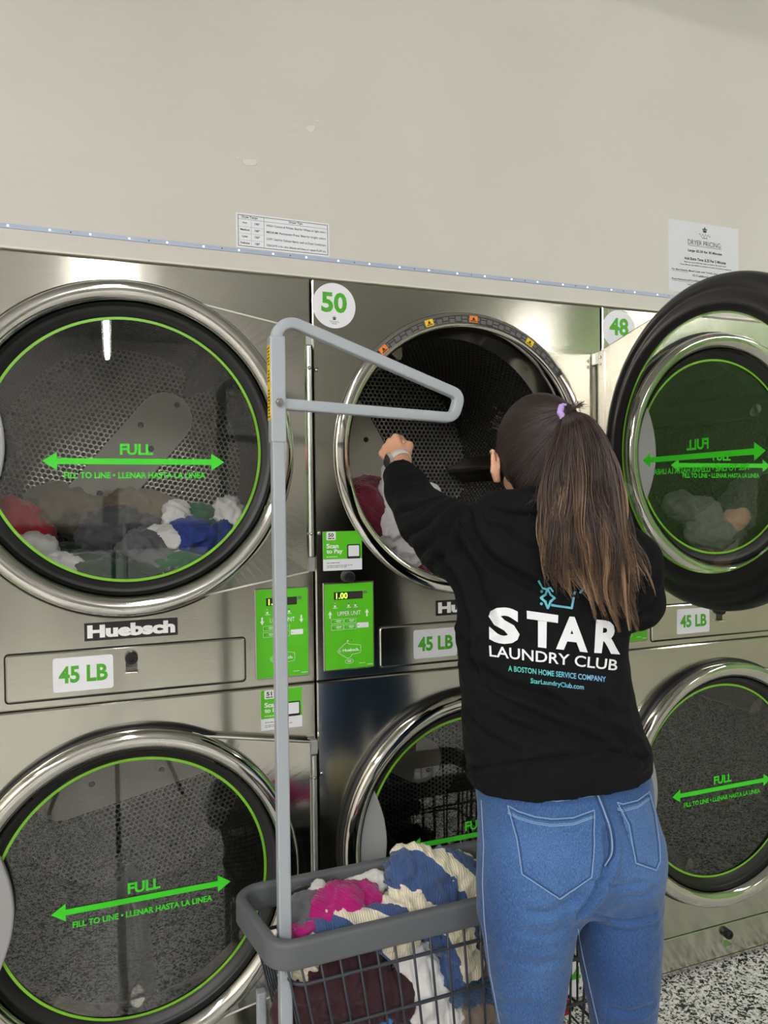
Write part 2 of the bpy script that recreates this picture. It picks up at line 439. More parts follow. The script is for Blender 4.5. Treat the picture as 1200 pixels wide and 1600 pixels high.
def door_edge():
    a_t = math.radians(66); xr, zr = HX-.0062-CX, .2995; p = (.379*math.cos(a_t), .379*math.sin(a_t)); mb = MB()
    pts = [(dcx+.3795*math.cos(math.radians(t)), dy(-.0225), .3795*math.sin(math.radians(t))) for t in (70, 68)]+[(dcx+p[0], dy(-.0225), p[1]), (dcx+(p[0]+xr)/2, dy(-.0225), (p[1]+zr)/2), (dcx+xr, dy(-.0225), zr)]
    mb.tube(pts, .0021, 8); return mb.mesh('edge_highlight', mat('pale_highlight', srgb(226, 224, 218), .5, .25), True)  # pale strip that paints a bright highlight along the door plate edge
ME['edge'] = door_edge()
def lat(name, prof, m, n=144): return MB().lathe([(r, dy(y)) for r, y in prof], dcx, 0, n).mesh(name, m, True)
ME['rim'] = lat('door_rim', [(.3805, -.022), (.3815, -.032), (.379, -.041), (.372, -.047), (.362, -.0485), (.352, -.047), (.344, -.042), (.338, -.034), (.334, -.024), (.332, -.014)], M_CHROME)
ME['bezel'] = lat('door_bezel', [(.333, -.030), (.330, -.016), (.326, -.012), (.321, -.012), (.318, -.007), (.312, -.005), (.3085, .000), (.3055, .003)], M_BLACK)
ME['seal'] = lat('door_seal', [(.3895, .000), (.3895, -.008), (.384, -.0205), (.370, -.0225)], M_BLACK)
ME['gasket'] = lat('gasket', [(.379, -.038), (.388, -.032), (.393, -.020), (.389, -.005), (.378, .006), (.366, .009), (.358, .004), (.350, .004), (.342, .010), (.330, .013), (.318, .010), (.309, .006), (.3045, .0055)], M_BLACK)
ME['gring'] = lat('fill_ring', [(.307, .0022), (.300, .0022)], M_RINGG)
ME['glass'] = MB().poly([(dcx+x, z) for x, z in disc(0, 0, .307, 96)], dy(.005)).mesh('door_glass', M_GLASS)
def fill_print():
    mb = MB(); y = dy(.0032); ox = dcx+.0165; z = -.027; h, hh, hl, L = .0068, .0205, .031, .201
    mb.poly([(ox-L, z), (ox-L+hl, z-hh), (ox-L+hl, z-h), (ox+L-hl, z-h), (ox+L-hl, z-hh), (ox+L, z), (ox+L-hl, z+hh), (ox+L-hl, z+h), (ox-L+hl, z+h), (ox-L+hl, z+hh)], y)
    put_text(mb, 'FULL', ox-.0365, ox+.0365, z+.015, z+.041, y, .035)
    put_text(mb, 'FILL TO LINE \u2022 LLENAR HASTA LA LINEA', ox-.156, ox+.156, z-.039, z-.0245, y, .03)
    return mb.mesh('fill_line_print', M_GREEN)
ME['print'] = fill_print()
def handle():
    mb = MB(); top = []; R = .333
    a0, a1 = math.radians(152), math.radians(206); n = 16
    A = [(R*math.cos(a0+(a1-a0)*i/n), R*math.sin(a0+(a1-a0)*i/n)) for i in range(n+1)]
    p0, p1 = np.array(A[0]), np.array(A[-1]); B = []
    for i in range(1, n):
        t = i/n; q = p1+(p0-p1)*t; B.append((q[0]+.040*math.sin(math.pi*t)**.9, q[1]))
    pts = [(dcx+x, z) for x, z in A+B]
    return mb.poly(pts, dy(-.018), .016, .003).mesh('door_handle', M_HANDLE)
ME['handle'] = handle()
mb = MB(); mb.tube([(-.0, 0, -.262), (0, 0, .262)], .0075, 12); ME['hinge_bar'] = mb.mesh('hinge', M_ALU, True, .6)
mb = MB(); mb.box(-.011, .010, -.010, .012, -.018, .018, .002); ME['hinge_block'] = mb.mesh('hinge_block', M_ALU)
mb = MB(); mb.box(-.036, -.010, .010, .013, -.27, .29); mb.box(-.012, -.009, -.004, .013, -.28, .29)
for zz in (.262, .28): mb.lathe([(0, .016), (.004, .0155), (.005, .013)], -.018, zz, 10)
ME['hinge_leaf'] = mb.mesh('hinge_leaf', M_STEELD)
ME['screw'] = MB().lathe([(0, -.0045), (.004, -.004), (.0062, -.001), (.0062, 0.0)], 0, 0, 14).mesh('screw', M_SCREW, True)

# printed labels
def control(kind):
    w_, h_ = .130, .219; d = {}
    d['bezel'] = MB().poly(rrect(-.003, w_+.003, -.003, h_+.003, .003, 3), -.004, .006, .0015).mesh('bezel', M_SCREW)
    d['face'] = MB().poly(rrect(0, w_, 0, h_, .002, 2), -.0052, .002).mesh('control_panel', M_PANEL)
    y = -.0060
    X = lambda v: v*w_
    Z = lambda v: (1-v)*h_
    mb = MB(); quad2(mb, X(.19), X(.785), Z(.185), Z(.096), y); mb.poly(disc(X(.49), Z(.235), .0013, 8), y); mb.poly(disc(X(.63), Z(.235), .0013, 8), y); d['display'] = mb.mesh('display', M_INK)
    mb = MB(); put_text(mb, '1.00', X(.235), X(.47), Z(.176), Z(.106), y-.0005, .02, shear=.1); d['digits'] = mb.mesh('digits', M_DIGIT)
    mb = MB(); put_text(mb, '888', X(.51), X(.76), Z(.176), Z(.106), y-.0005, .0); d['off'] = mb.mesh('unlit_digits', M_DIGITOFF)
    mb = MB(); quad2(mb, X(.80), X(.88), Z(.128), Z(.092), y); d['port'] = mb.mesh('infrared_window', mat('grey_window', srgb(110, 112, 108), .3))
    mb = MB(); up = kind == 'UPPER'
    put_text(mb, kind+' UNIT', X(.26), X(.74), Z(.375), Z(.325), y, .004)
    for cx in (.11, .87):
        s = 1 if up else -1; cz = Z(.355); c = X(cx); q = [(c-.002, cz-.010*s), (c+.002, cz-.010*s), (c+.002, cz), (c+.0052, cz), (c, cz+.0095*s), (c-.0052, cz), (c-.002, cz)]
        mb.poly(q if up else q[::-1], y)
    for (a, b, t, u) in ((.13, .38, .41, .465), (.40, .64, .41, .465), (.13, .38, .48, .54), (.39, .64, .48, .54)):
        frame2d(mb, X(a), X(b), Z(u), Z(t), .0006, y); quad2(mb, X(a+.11), X(a+.19), Z((t+u)/2+.012), Z((t+u)/2+.006), y); quad2(mb, X(a+.10), X(a+.21), Z((t+u)/2-.004), Z((t+u)/2-.012), y)
    quad2(mb, X(.66), X(.90), Z(.53), Z(.47), y)
    mb.poly(disc(X(.21), Z(.225), .0012, 8), y)
    for cx in (.21, .49, .63): quad2(mb, X(cx-.04), X(cx+.05), Z(.285), Z(.278), y); quad2(mb, X(cx-.02), X(cx+.02), Z(.272), Z(.25), y)
    for a, b in ((.86, .98), (.70, .82)): quad2(mb, X(a), X(b), Z(.972 if a > .8 else .95), Z(.966 if a > .8 else .945), y)
    tg = [(.25, .79), (.27, .77), (.40, .705), (.455, .69), (.49, .71), (.72, .73), (.735, .745), (.735, .81), (.72, .825), (.55, .84), (.52, .87), (.45, .88), (.27, .81)]
    P = [(X(a), Z(b)) for a, b in tg][::-1]; I = inset(P, .0009); n = len(P)
    mb.add([(x, y, z) for x, z in P]+[(x, y, z) for x, z in I], [(i, (i+1) % n, n+(i+1) % n, n+i) for i in range(n)])
    D1 = disc(X(.30), Z(.79), .0028, 14); D2 = disc(X(.30), Z(.79), .0019, 14); mb.add([(x, y, z) for x, z in D1+D2], [(i, (i+1) % 14, 14+(i+1) % 14, 14+i) for i in range(14)])
    put_text(mb, 'Huebsch.', X(.36), X(.70), Z(.80), Z(.765), y, .03)
    E1 = [(X(.49)+.0115*math.cos(t), Z(.915)+.006*math.sin(t)) for t in np.linspace(0, 6.283, 21)[:-1]]; E2 = [(X(.49)+.0107*math.cos(t), Z(.915)+.0052*math.sin(t)) for t in np.linspace(0, 6.283, 21)[:-1]]
    mb.add([(x, y, z) for x, z in E1+E2], [(i, (i+1) % 20, 20+(i+1) % 20, 20+i) for i in range(20)]); put_text(mb, 'tap', X(.45), X(.53), Z(.93), Z(.90), y, .01)
    mb.poly(disc(X(.46), Z(.675), .0022, 10), y)
    d['print'] = mb.mesh('panel_print', M_WPRINT)
    mb = MB()
    for cx, cz in ((.155, .44), (.425, .44), (.155, .51), (.415, .51), (.69, .50), (.54, .67)): mb.poly(disc(X(cx), Z(cz), .0012, 8), y-.0003)
    d['leds'] = mb.mesh('button_dots', M_INK)
    return d
CT = {k: control(k) for k in ('UPPER', 'LOWER')}
def words(mb, x0, x1, z0, z1, y, seed):
    rg = random.Random(seed); x = x0
    while x < x1-.004:
        l = min(.003+.007*rg.random(), x1-x); quad2(mb, x, x+l, z0, z1, y); x += l+.0016
def scan_label(num, parent, x, z):
    w_, h_ = .104, .100; o = MB().poly(rrect(0, w_, 0, h_, .0015, 2), -.0012, .0012).obj('payment_label', M_WHITE, parent, loc=(x, 0, z))
    y = -.0016; mb = MB(); mb.poly([(0, h_*.29), (w_, h_*.29), (w_, h_), (0, h_)], y); mb.obj('green_field', M_PANEL, o)
    y -= .0004; mb = MB(); mb.poly(rrect(.009, .034, h_*.78, h_-.0005, .003, 3), y); put_text(mb, 'Scan', .009, .041, h_*.57, h_*.69, y, .03); put_text(mb, 'to Pay', .009, .052, h_*.41, h_*.55, y, .03)
    words(mb, .009, .042, h_*.345, h_*.365, y, 4); mb.obj('white_lettering', M_WPRINT, o)
    mb = MB(); mb.poly(rrect(.064, .099, h_*.29, h_*.66, .003, 3), y); put_text(mb, num, .014, .028, h_*.86, h_*.96, y-.0004, .03); words(mb, .013, .030, h_*.81, h_*.835, y-.0004, 2)
    words(mb, .010, .045, h_*.19, h_*.205, y, 7); words(mb, .010, .078, h_*.12, h_*.132, y, 8); words(mb, .010, .062, h_*.08, h_*.092, y, 9); tag(mb.obj('black_print', M_INK, o), kind='stuff')
    MB().poly(rrect(.067, .096, h_*.35, h_*.63, .002, 3), y-.0006).obj('blank_code_square', M_WHITE, o)
def emblem(mb, cx, cz, s, y):
    """little crowned shield over a curly signature line"""
    mb.poly([(cx-.20*s, cz), (cx+.20*s, cz), (cx+.24*s, cz+.22*s), (cx-.24*s, cz+.22*s)], y)
    mb.poly([(cx-.30*s, cz+.26*s), (cx+.30*s, cz+.26*s), (cx+.26*s, cz+.42*s), (cx+.12*s, cz+.34*s), (cx, cz+.62*s), (cx-.12*s, cz+.34*s), (cx-.26*s, cz+.42*s)], y)
    px = np.linspace(-.75, .75, 40); pz = -.30+.12*np.sin(px*17)*(1-.3*px)+.04*np.sin(px*41)
    T = .035*s; n = len(px)
    V = [(cx+a*s, y, cz+(b*s)-T) for a, b in zip(px, pz)]+[(cx+a*s, y, cz+(b*s)+T) for a, b in zip(px, pz)]
    mb.add(V, [(i, i+1, n+i+1, n+i) for i in range(n-1)]); words(mb, cx-.35*s, cx+.35*s, cz-.62*s, cz-.54*s, y, 3)
def number_sticker(num, parent, x, z):
    o = MB().poly(disc(0, 0, .057, 64), -.0012, .0012).obj('number_sticker', M_WHITE, parent, loc=(x, 0, z))
    mb = MB(); put_text(mb, num, -.034, .034, -.018, .034, -.0017, .035); mb.obj('number', M_NUMG, o)
    mb = MB(); emblem(mb, 0, -.036, .017, -.0017); mb.obj('emblem', M_INK, o)
def draw_lock(parent, x, z):
    MB().lathe([(0, -.017), (.006, -.017), (.007, -.020), (.0125, -.020), (.0145, -.017), (.0145, -.001), (.0165, 0.)], 0, 0, 20).obj('lock', M_BLACK, parent, True, .6, loc=(x, 0, z))
def tab(parent, x, z):
    mb = MB(); mb.box(-.014, .014, -.0035, -.001, -.036, .006, .001); mb.box(-.015, .015, -.018, -.002, -.037, -.032, .0015); mb.obj('latch_tab', M_CHROME, parent, loc=(x, 0, z))
ME['drawer'] = MB().poly(rrect(0, .524, 0, .105, .008), -.0035, .004, .003).mesh('lint_drawer', M_STEEL)
ME['groove'] = MB().poly(rrect(-.0035, .5275, -.0035, .1085, .010), -.0006, .001).mesh('drawer_gap', M_DARK)
ME['base'] = MB().poly(rrect(0, .480, 0, .102, .004), -.0025, .003, .002).mesh('base_panel', M_STEEL)
ME['basegap'] = MB().poly(rrect(-.0025, .4825, -.0025, .1045, .005), -.0005, .001).mesh('base_panel_gap', M_DARK)

def dryer(x, nu, nl, label, open_angle=0.):
    D = empty('stacked_dryer', (x, 0, 0), label=label, cat='dryer', group='stacked tumble dryers along the wall')
    link('cabinet', ME['cabinet'], D)
    for up in (True, False):
        zc = ZU if up else ZL
        P = link('front_panel', ME['panel_up' if up else 'panel_lo'], D)
        link('opening_rim', ME['collar'], D, (0, 0, zc))
        dr = link('drum', ME['drum'], D, (CX, 0, zc), None); spin = {50: 120, 52: 50, 51: 12, 49: 150}.get(nu if up else nl, 30)
        dr.rotation_euler = (0, math.radians(-spin), 0)
        link('rear_bar', ME['arms'], dr); tag(link('rear_bolts', ME['bolts'], dr), kind='stuff')
        for k in range(3):
            rb = link('drum_rib', ME['rib'], dr); rb.rotation_euler = (0, -math.radians({50: -122, 51: -102, 49: 0}.get(nu if up else nl, 0)+120*k), 0)
        op = open_angle if up else 0.
        d = link('door', ME['door'], D, (HX, HY, zc), math.radians(op))
        tag(d, 'door swung wide open' if op else None)
        for nm, key in (('door_rim', 'rim'), ('door_bezel', 'bezel'), ('fill_ring', 'gring'), ('door_glass', 'glass'), ('fill_line_print', 'print'), ('door_handle', 'handle')): link(nm, ME[key], d)
        link('gasket' if op else 'door_seal', ME['gasket' if op else 'seal'], d)
        link('edge_highlight', ME['edge'], d); link('edge_highlight', ME['edge'], d).scale = (1, 1, -1)
        if op: link('hinge_leaf', ME['hinge_leaf'], d)
        link('hinge', ME['hinge_bar'], D, (HX+.002, HY-.004, zc)); [link('hinge_block', ME['hinge_block'], D, (HX+.002, HY+.004, zc+zz)) for zz in (.282, -.282)]
        for zz in (.207, -.205):
            s1 = link('screw', ME['screw'], D, (HX+.002, HY-.0105, zc+zz)); s1.scale = (.8, 1, .8)
            link('screw', ME['screw'], D, (.012, 0, zc+zz))
        ck = 'UPPER' if up else 'LOWER'; cxp = .024 if up else .726
        c = link('control_panel', CT[ck]['face'], D, (cxp, 0, 1.060 if up else 1.055))
        for nm, k in (('bezel', 'bezel'), ('display', 'display'), ('digits', 'digits'), ('unlit_digits', 'off'), ('infrared_window', 'port'), ('panel_print', 'print'), ('button_dots', 'leds')): (lambda q: tag(q, kind='stuff') if k in ('print', 'leds', 'display') else q)(link(nm, CT[ck][k], c))
        num = str(nu if up else nl)
        scan_label(num, D, *((.023, 1.313) if up else (.735, .924)))
        number_sticker(num, D, *((.0605, 1.987) if up else (.786, .086)))
    draw_lock(D, .0885, 1.2955)
    ld = link('lint_drawer', ME['drawer'], D, (.173, 0, 1.0535)); link('drawer_gap', ME['groove'], ld)
    cp = MB().poly(rrect(0, .127, 0, .077, .006, 4), -.0045, .001).obj('capacity_sticker', M_WHITE, ld, loc=(.095, 0, .014)); mb = MB(); put_text(mb, '45 LB', .012, .115, .019, .058, -.0050, .035); mb.obj('capacity_print', M_NUMG, cp)
    tab(ld, .262, .081); draw_lock(ld, .262, .080)
    np_ = MB().poly([(0, 0), (.205, 0), (.205, .041), (0, .041)], -.002, .002, .0006).obj('name_plate', M_INK, D, loc=(.335, 0, 1.178)); mb = MB(); put_text(mb, 'Huebsch', .006, .199, .006, .036, -.0026, .055); mb.obj('name', M_WPRINT, np_)
    bp = link('base_panel', ME['base'], D, (.198, 0, .025)); link('base_panel_gap', ME['basegap'], bp); draw_lock(bp, .262, .074); tab(bp, .262, .073)
    return D
D1 = dryer(-W, 52, 51, 'leftmost stainless stacked dryer, washing heaped behind its upper round door')
D2 = dryer(0, 50, 49, 'middle stainless stacked dryer marked 50, its upper door swung open', 88)
D3 = dryer(W, 48, 47, 'rightmost stainless stacked dryer marked 48, seen behind the open door')
# warning strip on the open dryer's rim
mb = MB(); mb.lathe([(.373, -.0118), (.3545, -.0118)], CX, ZU, 60, math.radians(38), math.radians(136))
ws = mb.obj('warning_strip', mat('strip_black', srgb(48, 48, 50), .5), D2)
mb = MB()
for r in (.369, .366, .363, .360, .357): 
    for a in range(40, 134, 3): 
        if (a*7+int(r*1000)) % 5: mb.lathe([(r, -.0122), (r-.0011, -.0122)], CX, ZU, 3, math.radians(a), math.radians(a+2.4))
tag(mb.obj('warning_text', mat('grey_print', srgb(150, 150, 150), .6), ws), kind='stuff')
for a, m in ((133, M_ORANGE), (109, M_YELLOW), (88, M_ORANGE), (59, M_YELLOW)):
    b = MB(); b.lathe([(.373, -.0124), (.3555, -.0124)], CX, ZU, 4, math.radians(a-1.9), math.radians(a+1.9)); w1 = b.obj('warning_tag', m, ws)
    ca, sa = math.cos(math.radians(a)), math.sin(math.radians(a)); P = lambda u, v: (CX+ca*(.364+v)+sa*u, ZU+sa*(.364+v)-ca*u)
    b = MB(); b.poly([P(-.005, -.002), P(.005, -.002), P(0, .007)], -.0128); b.poly([P(-.009, -.006), P(.009, -.006), P(.009, -.0035), P(-.009, -.0035)], -.0128); b.obj('warning_mark', M_INK, w1)

# ------------------------------------------------------------------ distance-field modelling
def smin(a, b, k):
    h = np.clip(.5+.5*(b-a)/k, 0, 1); return b+(a-b)*h-k*h*(1-h)
def cone(p, a, b, ra, rb):
    a = np.asarray(a); ab = np.asarray(b)-a; t = np.clip((p-a)@ab/max(ab@ab, 1e-9), 0, 1)
    return np.linalg.norm(p-a-t[:, None]*ab, axis=1)-(ra+t*(rb-ra))
def chain(p, pts, rad, k=.02):
    d = None
    for i in range(len(pts)-1):
        c = cone(p, pts[i], pts[i+1], rad[i], rad[i+1]); d = c if d is None else smin(d, c, k)
    return d
def ellip(p, c, R, r):
    q = ((p-np.asarray(c))@np.asarray(R).T)/np.asarray(r); l = np.linalg.norm(q, axis=1)
    return (l-1)*min(r)*.5+(l-1)*l/np.maximum(np.linalg.norm(q/np.asarray(r), axis=1), 1e-6)*.5
class Loft:
    """stacked ellipses: keys of (z, cx, cy, a, b, heading)"""
    def __init__(s, keys, e=2.3):
        K = np.array(sorted(keys, key=lambda k: k[0])); s.z0, s.z1 = K[0, 0], K[-1, 0]; s.e = e
        s.zz = np.linspace(s.z0, s.z1, 240); s.v = []
        for c in range(1, 6):
            x = K[:, 0]; y = K[:, c]; m = np.gradient(y, x); i = np.clip(np.searchsorted(x, s.zz)-1, 0, len(x)-2)
            hh = x[i+1]-x[i]; t = (s.zz-x[i])/hh
            s.v.append((2*t**3-3*t**2+1)*y[i]+(t**3-2*t**2+t)*hh*m[i]+(-2*t**3+3*t**2)*y[i+1]+(t**3-t**2)*hh*m[i+1])
    def __call__(s, p, cap=True):
        z = p[:, 2]; cx, cy, a, b, th = [np.interp(z, s.zz, v) for v in s.v]
        dx, dy_ = p[:, 0]-cx, p[:, 1]-cy; c, sn = np.cos(th), np.sin(th)
        u = np.abs(dx*c-dy_*sn)/a; v = np.abs(dx*sn+dy_*c)/b
        l = (u**s.e+v**s.e)**(1/s.e); d = (l-1)*np.minimum(a, b)
        if cap: d = np.maximum(d, np.maximum(z-s.z1, s.z0-z))
        return d
def key(py, xl, xr, D, b, head):
    """loft key from the left and right outline in the photograph, at depth D"""
    c = at((xl+xr)/2, py, D); r_ = ray((xl+xr)/2, py); psi = math.atan2(r_[0], r_[1]); h = math.radians(head); f = psi-h
    hw = (xr-xl)/2*D/FPX/math.cos(psi-YAW)**0
    a = math.sqrt(max(hw*hw-(b*math.sin(f))**2, 1e-5))/math.cos(f)
    return (c[2], c[0], c[1], a, b, h)
def sdf_surface(f, lo, hi, h, band=9.0):
    lo = np.asarray(lo, float); hi = np.asarray(hi, float); B = 4
    nb = np.ceil((hi-lo)/(h*B)).astype(int); n = nb*B
    ci = np.stack(np.meshgrid(*[np.arange(k) for k in nb], indexing='ij'), -1).reshape(-1, 3)
    dc = f(lo+(ci*B+(B-1)/2)*h)
    G = np.repeat(np.repeat(np.repeat(dc.reshape(nb), B, 0), B, 1), B, 2).astype(np.float32)
    act = ci[np.abs(dc) < band*h]
    off = np.stack(np.meshgrid(*[np.arange(B)]*3, indexing='ij'), -1).reshape(-1, 3)
    idx = (act[:, None, :]*B+off[None]).reshape(-1, 3)
    for s0 in range(0, len(idx), 400000):
        i = idx[s0:s0+400000]; G[i[:, 0], i[:, 1], i[:, 2]] = f(lo+i*h)
    S = G < 0
    c8 = [S[dx:n[0]-1+dx, dy_:n[1]-1+dy_, dz:n[2]-1+dz] for dx in (0, 1) for dy_ in (0, 1) for dz in (0, 1)]
    any_ = c8[0].copy(); all_ = c8[0].copy()
    for c in c8[1:]: any_ |= c; all_ &= c
    cells = np.argwhere(any_ & ~all_)
    corners = np.array([(dx, dy_, dz) for dx in (0, 1) for dy_ in (0, 1) for dz in (0, 1)])
    val = np.stack([G[cells[:, 0]+c[0], cells[:, 1]+c[1], cells[:, 2]+c[2]] for c in corners], 1)
    acc = np.zeros((len(cells), 3)); cnt = np.zeros(len(cells))
    for a in range(8):
        for b in range(a+1, 8):
            if np.abs(corners[a]-corners[b]).sum() != 1: continue
            va, vb = val[:, a], val[:, b]; m = (va < 0) != (vb < 0)
            t = np.where(m, va/np.where(m, va-vb, 1), 0)
            acc += m[:, None]*(corners[a]+t[:, None]*(corners[b]-corners[a])); cnt += m
    V = lo+(cells+acc/cnt[:, None])*h
    I = np.full(n-1, -1, np.int32); I[cells[:, 0], cells[:, 1], cells[:, 2]] = np.arange(len(cells))
    Q = []
    for ax in range(3):
        sl0 = [slice(1, n[k]-1) for k in range(3)]; sl1 = list(sl0); sl0[ax] = slice(0, n[ax]-1); sl1[ax] = slice(1, n[ax])
        A = S[tuple(sl0)]; Bs = S[tuple(sl1)]; e = np.argwhere(A != Bs); fl = A[e[:, 0], e[:, 1], e[:, 2]]
        g = e.copy(); o1, o2 = [(1, 2), (2, 0), (0, 1)][ax]
        for k in range(3):
            if k != ax: g[:, k] += 1
        def at_(d1, d2):
            q = g.copy(); q[:, o1] += d1; q[:, o2] += d2; return I[q[:, 0], q[:, 1], q[:, 2]]
        q = np.stack([at_(-1, -1), at_(0, -1), at_(0, 0), at_(-1, 0)], 1); q[~fl] = q[~fl][:, ::-1]; Q.append(q)
    Q = np.concatenate(Q); Q = Q[(Q >= 0).all(1)]
    return V, Q
def vnormals(V, Q):
    nrm = np.zeros_like(V); fn = np.cross(V[Q[:, 2]]-V[Q[:, 0]], V[Q[:, 3]]-V[Q[:, 1]])
    for k in range(4): np.add.at(nrm, Q[:, k], fn)
    return nrm/np.maximum(np.linalg.norm(nrm, axis=1, keepdims=True), 1e-12)
def relax(V, Q, it=2, w_=.5):
    E = np.concatenate([Q[:, [0, 1]], Q[:, [1, 2]], Q[:, [2, 3]], Q[:, [3, 0]]])
    for _ in range(it):
        s = np.zeros_like(V); c = np.zeros(len(V)); np.add.at(s, E[:, 0], V[E[:, 1]]); np.add.at(c, E[:, 0], 1)
        np.add.at(s, E[:, 1], V[E[:, 0]]); np.add.at(c, E[:, 1], 1); V = V*(1-w_)+w_*s/np.maximum(c, 1)[:, None]
    return V
def bvh_of(V, Q): return BVHTree.FromPolygons([Vector(v) for v in V], [tuple(map(int, q)) for q in Q])
def hit(bvh, px, py):
    d = Vector(ray(px, py)).normalized(); h = bvh.ray_cast(Vector(CAM), d)
    return (np.array(h[0]), np.array(h[1])) if h[0] is not None else (None, None)
def polydist(V, P):
    d = np.full(len(V), 9.)
    for a, b in zip(P[:-1], P[1:]):
        ab = b-a; t = np.clip((V-a)@ab/max(ab@ab, 1e-9), 0, 1); d = np.minimum(d, np.linalg.norm(V-a-t[:, None]*ab, axis=1))
    return d
def smooth_line(pts, n=10):
    P = np.array(pts, float)
    if len(P) < 3: return [P[0]+(P[-1]-P[0])*t for t in np.linspace(0, 1, n)]
    P = np.vstack([2*P[0]-P[1], P, 2*P[-1]-P[-2]]); o = []
    for i in range(1, len(P)-2):
        for t in np.linspace(0, 1, n, endpoint=False):
            o.append(.5*((2*P[i])+(-P[i-1]+P[i+1])*t+(2*P[i-1]-5*P[i]+4*P[i+1]-P[i+2])*t*t+(-P[i-1]+3*P[i]-3*P[i+1]+P[i+2])*t**3))
    o.append(P[-2]); return o
def folds(V, Q, strokes):
    """press creases into a cloth: each stroke is an outline traced over the surface (width, depth in metres)"""
    bvh = bvh_of(V, Q); Nn = vnormals(V, Q); D = np.zeros(len(V))
    for pts, wd, dep in strokes:
        L = [hit(bvh, x, y)[0] for x, y in smooth_line(pts, 6)]; L = [l for l in L if l is not None]
        if len(L) < 2: continue
        L = np.array(L); ok = np.concatenate([[True], np.linalg.norm(L[1:]-L[:-1], axis=1) < .12]); L = L[ok]
        if len(L) < 2: continue
        d = polydist(V, L); e0 = np.minimum(np.linalg.norm(V-L[0], axis=1), np.linalg.norm(V-L[-1], axis=1)); tp = np.clip(e0/(2.2*wd)+.25, 0, 1)
        D += 1.45*tp*dep*(-np.exp(-(d/wd)**2)+.55*np.exp(-((d-1.9*wd)/(1.1*wd))**2))
    return V+Nn*D[:, None]
def cut_fine(V, F, maxlen):
    bm = bmesh.new(); vs = [bm.verts.new((p[0], p[1], 0)) for p in V]
    for f in F:
        try: bm.faces.new([vs[i] for i in f])
        except ValueError: pass
    bmesh.ops.triangulate(bm, faces=bm.faces[:])
    for _ in range(7):
        es = [e for e in bm.edges if e.calc_length() > maxlen]
        if not es: break
        bmesh.ops.subdivide_edges(bm, edges=es, cuts=1); bmesh.ops.triangulate(bm, faces=[f for f in bm.faces if len(f.verts) > 3])
    bm.verts.index_update(); v = np.array([x.co[:2] for x in bm.verts]); f = [[x.index for x in q.verts] for q in bm.faces]; bm.free(); return v, f
def press(V2, F, bvh, off, maxlen=6, rim=False):
    """lay a flat piece (pixel outline) on a cloth surface, standing off by `off` metres"""
    v, f = cut_fine(V2, F, maxlen); out = []; ok = []
    for p in v:
        h, nn = hit(bvh, p[0], p[1]); ok.append(h is not None); out.append(h+nn*off if h is not None else np.zeros(3))
    f = [q for q in f if all(ok[i] for i in q)]; v3 = np.array(out)
    return v3, f
def press_obj(name, V2, F, bvh, off, m, parent, maxlen=6, thick=0.):
    v, f = press(V2, F, bvh, off, maxlen)
    used = sorted({i for q in f for i in q}); mp = {o: i for i, o in enumerate(used)}
    me = mesh_np(name, v[used], [[mp[i] for i in q][::-1] for q in f], m); return link(name, me, parent)
def dense(pts, st=6.):
    o = []
    for a, b in zip(pts[:-1], pts[1:]):
        a, b = np.array(a, float), np.array(b, float); k = max(1, int(np.linalg.norm(b-a)/st)); o += [a+(b-a)*i/k for i in range(k)]
    return o+[np.array(pts[-1], float)]
def on_surface_tube(mb, pts, bvh, r, off=.0004, n=6, curve=False):
    L = []
    for x, y in (smooth_line(pts, 8) if curve else dense(pts)):
        h, nn = hit(bvh, x, y)
        if h is not None: L.append(h+nn*off)
    if len(L) > 2: mb.tube(L, r, n)
    return mb
def add_noise(V, Nn, amp, scale, octv=3, seed=0.):
    s = Vector((seed, seed*1.7, -seed)); return V+Nn*np.array([amp*noise.fractal(Vector(v)*scale+s, 1.0, 2.0, octv) for v in V])[:, None]

# ------------------------------------------------------------------ cloth and skin materials
def cloth_mat(name, col, rough=.85, sheen=.25, fine=900, amp=.25, var=.06):
    m = mat(name, col, rough, 0, .12, sheen=sheen); n = N(m); c = n.coord('Object')
    f = n.noise(c, fine, 2); big = n.noise(c, 14, 3)
    lo = tuple(x*(1-var*2) for x in col[:3])+(1,); hi = tuple(min(1, x*(1+var*2)) for x in col[:3])+(1,)
    n.link(n.ramp(n.math('ADD', n.math('MULTIPLY', f, .4), n.math('MULTIPLY', big, .6)), [(.3, lo), (.7, hi)]), n.b.inputs['Base Color'])
    n.bump(f, amp, .0015); return m
M_HOOD = cloth_mat('black_fleece', srgb(17, 18, 20), .9, .01, 1100, .25, .04)
M_SKIN = mat('skin', srgb(222, 168, 140), .5, 0, .4); MATS['skin'].node_tree.nodes['Principled BSDF'].inputs['Subsurface Weight'].default_value = .12
MATS['skin'].node_tree.nodes['Principled BSDF'].inputs['Subsurface Radius'].default_value = (.012, .005, .003)
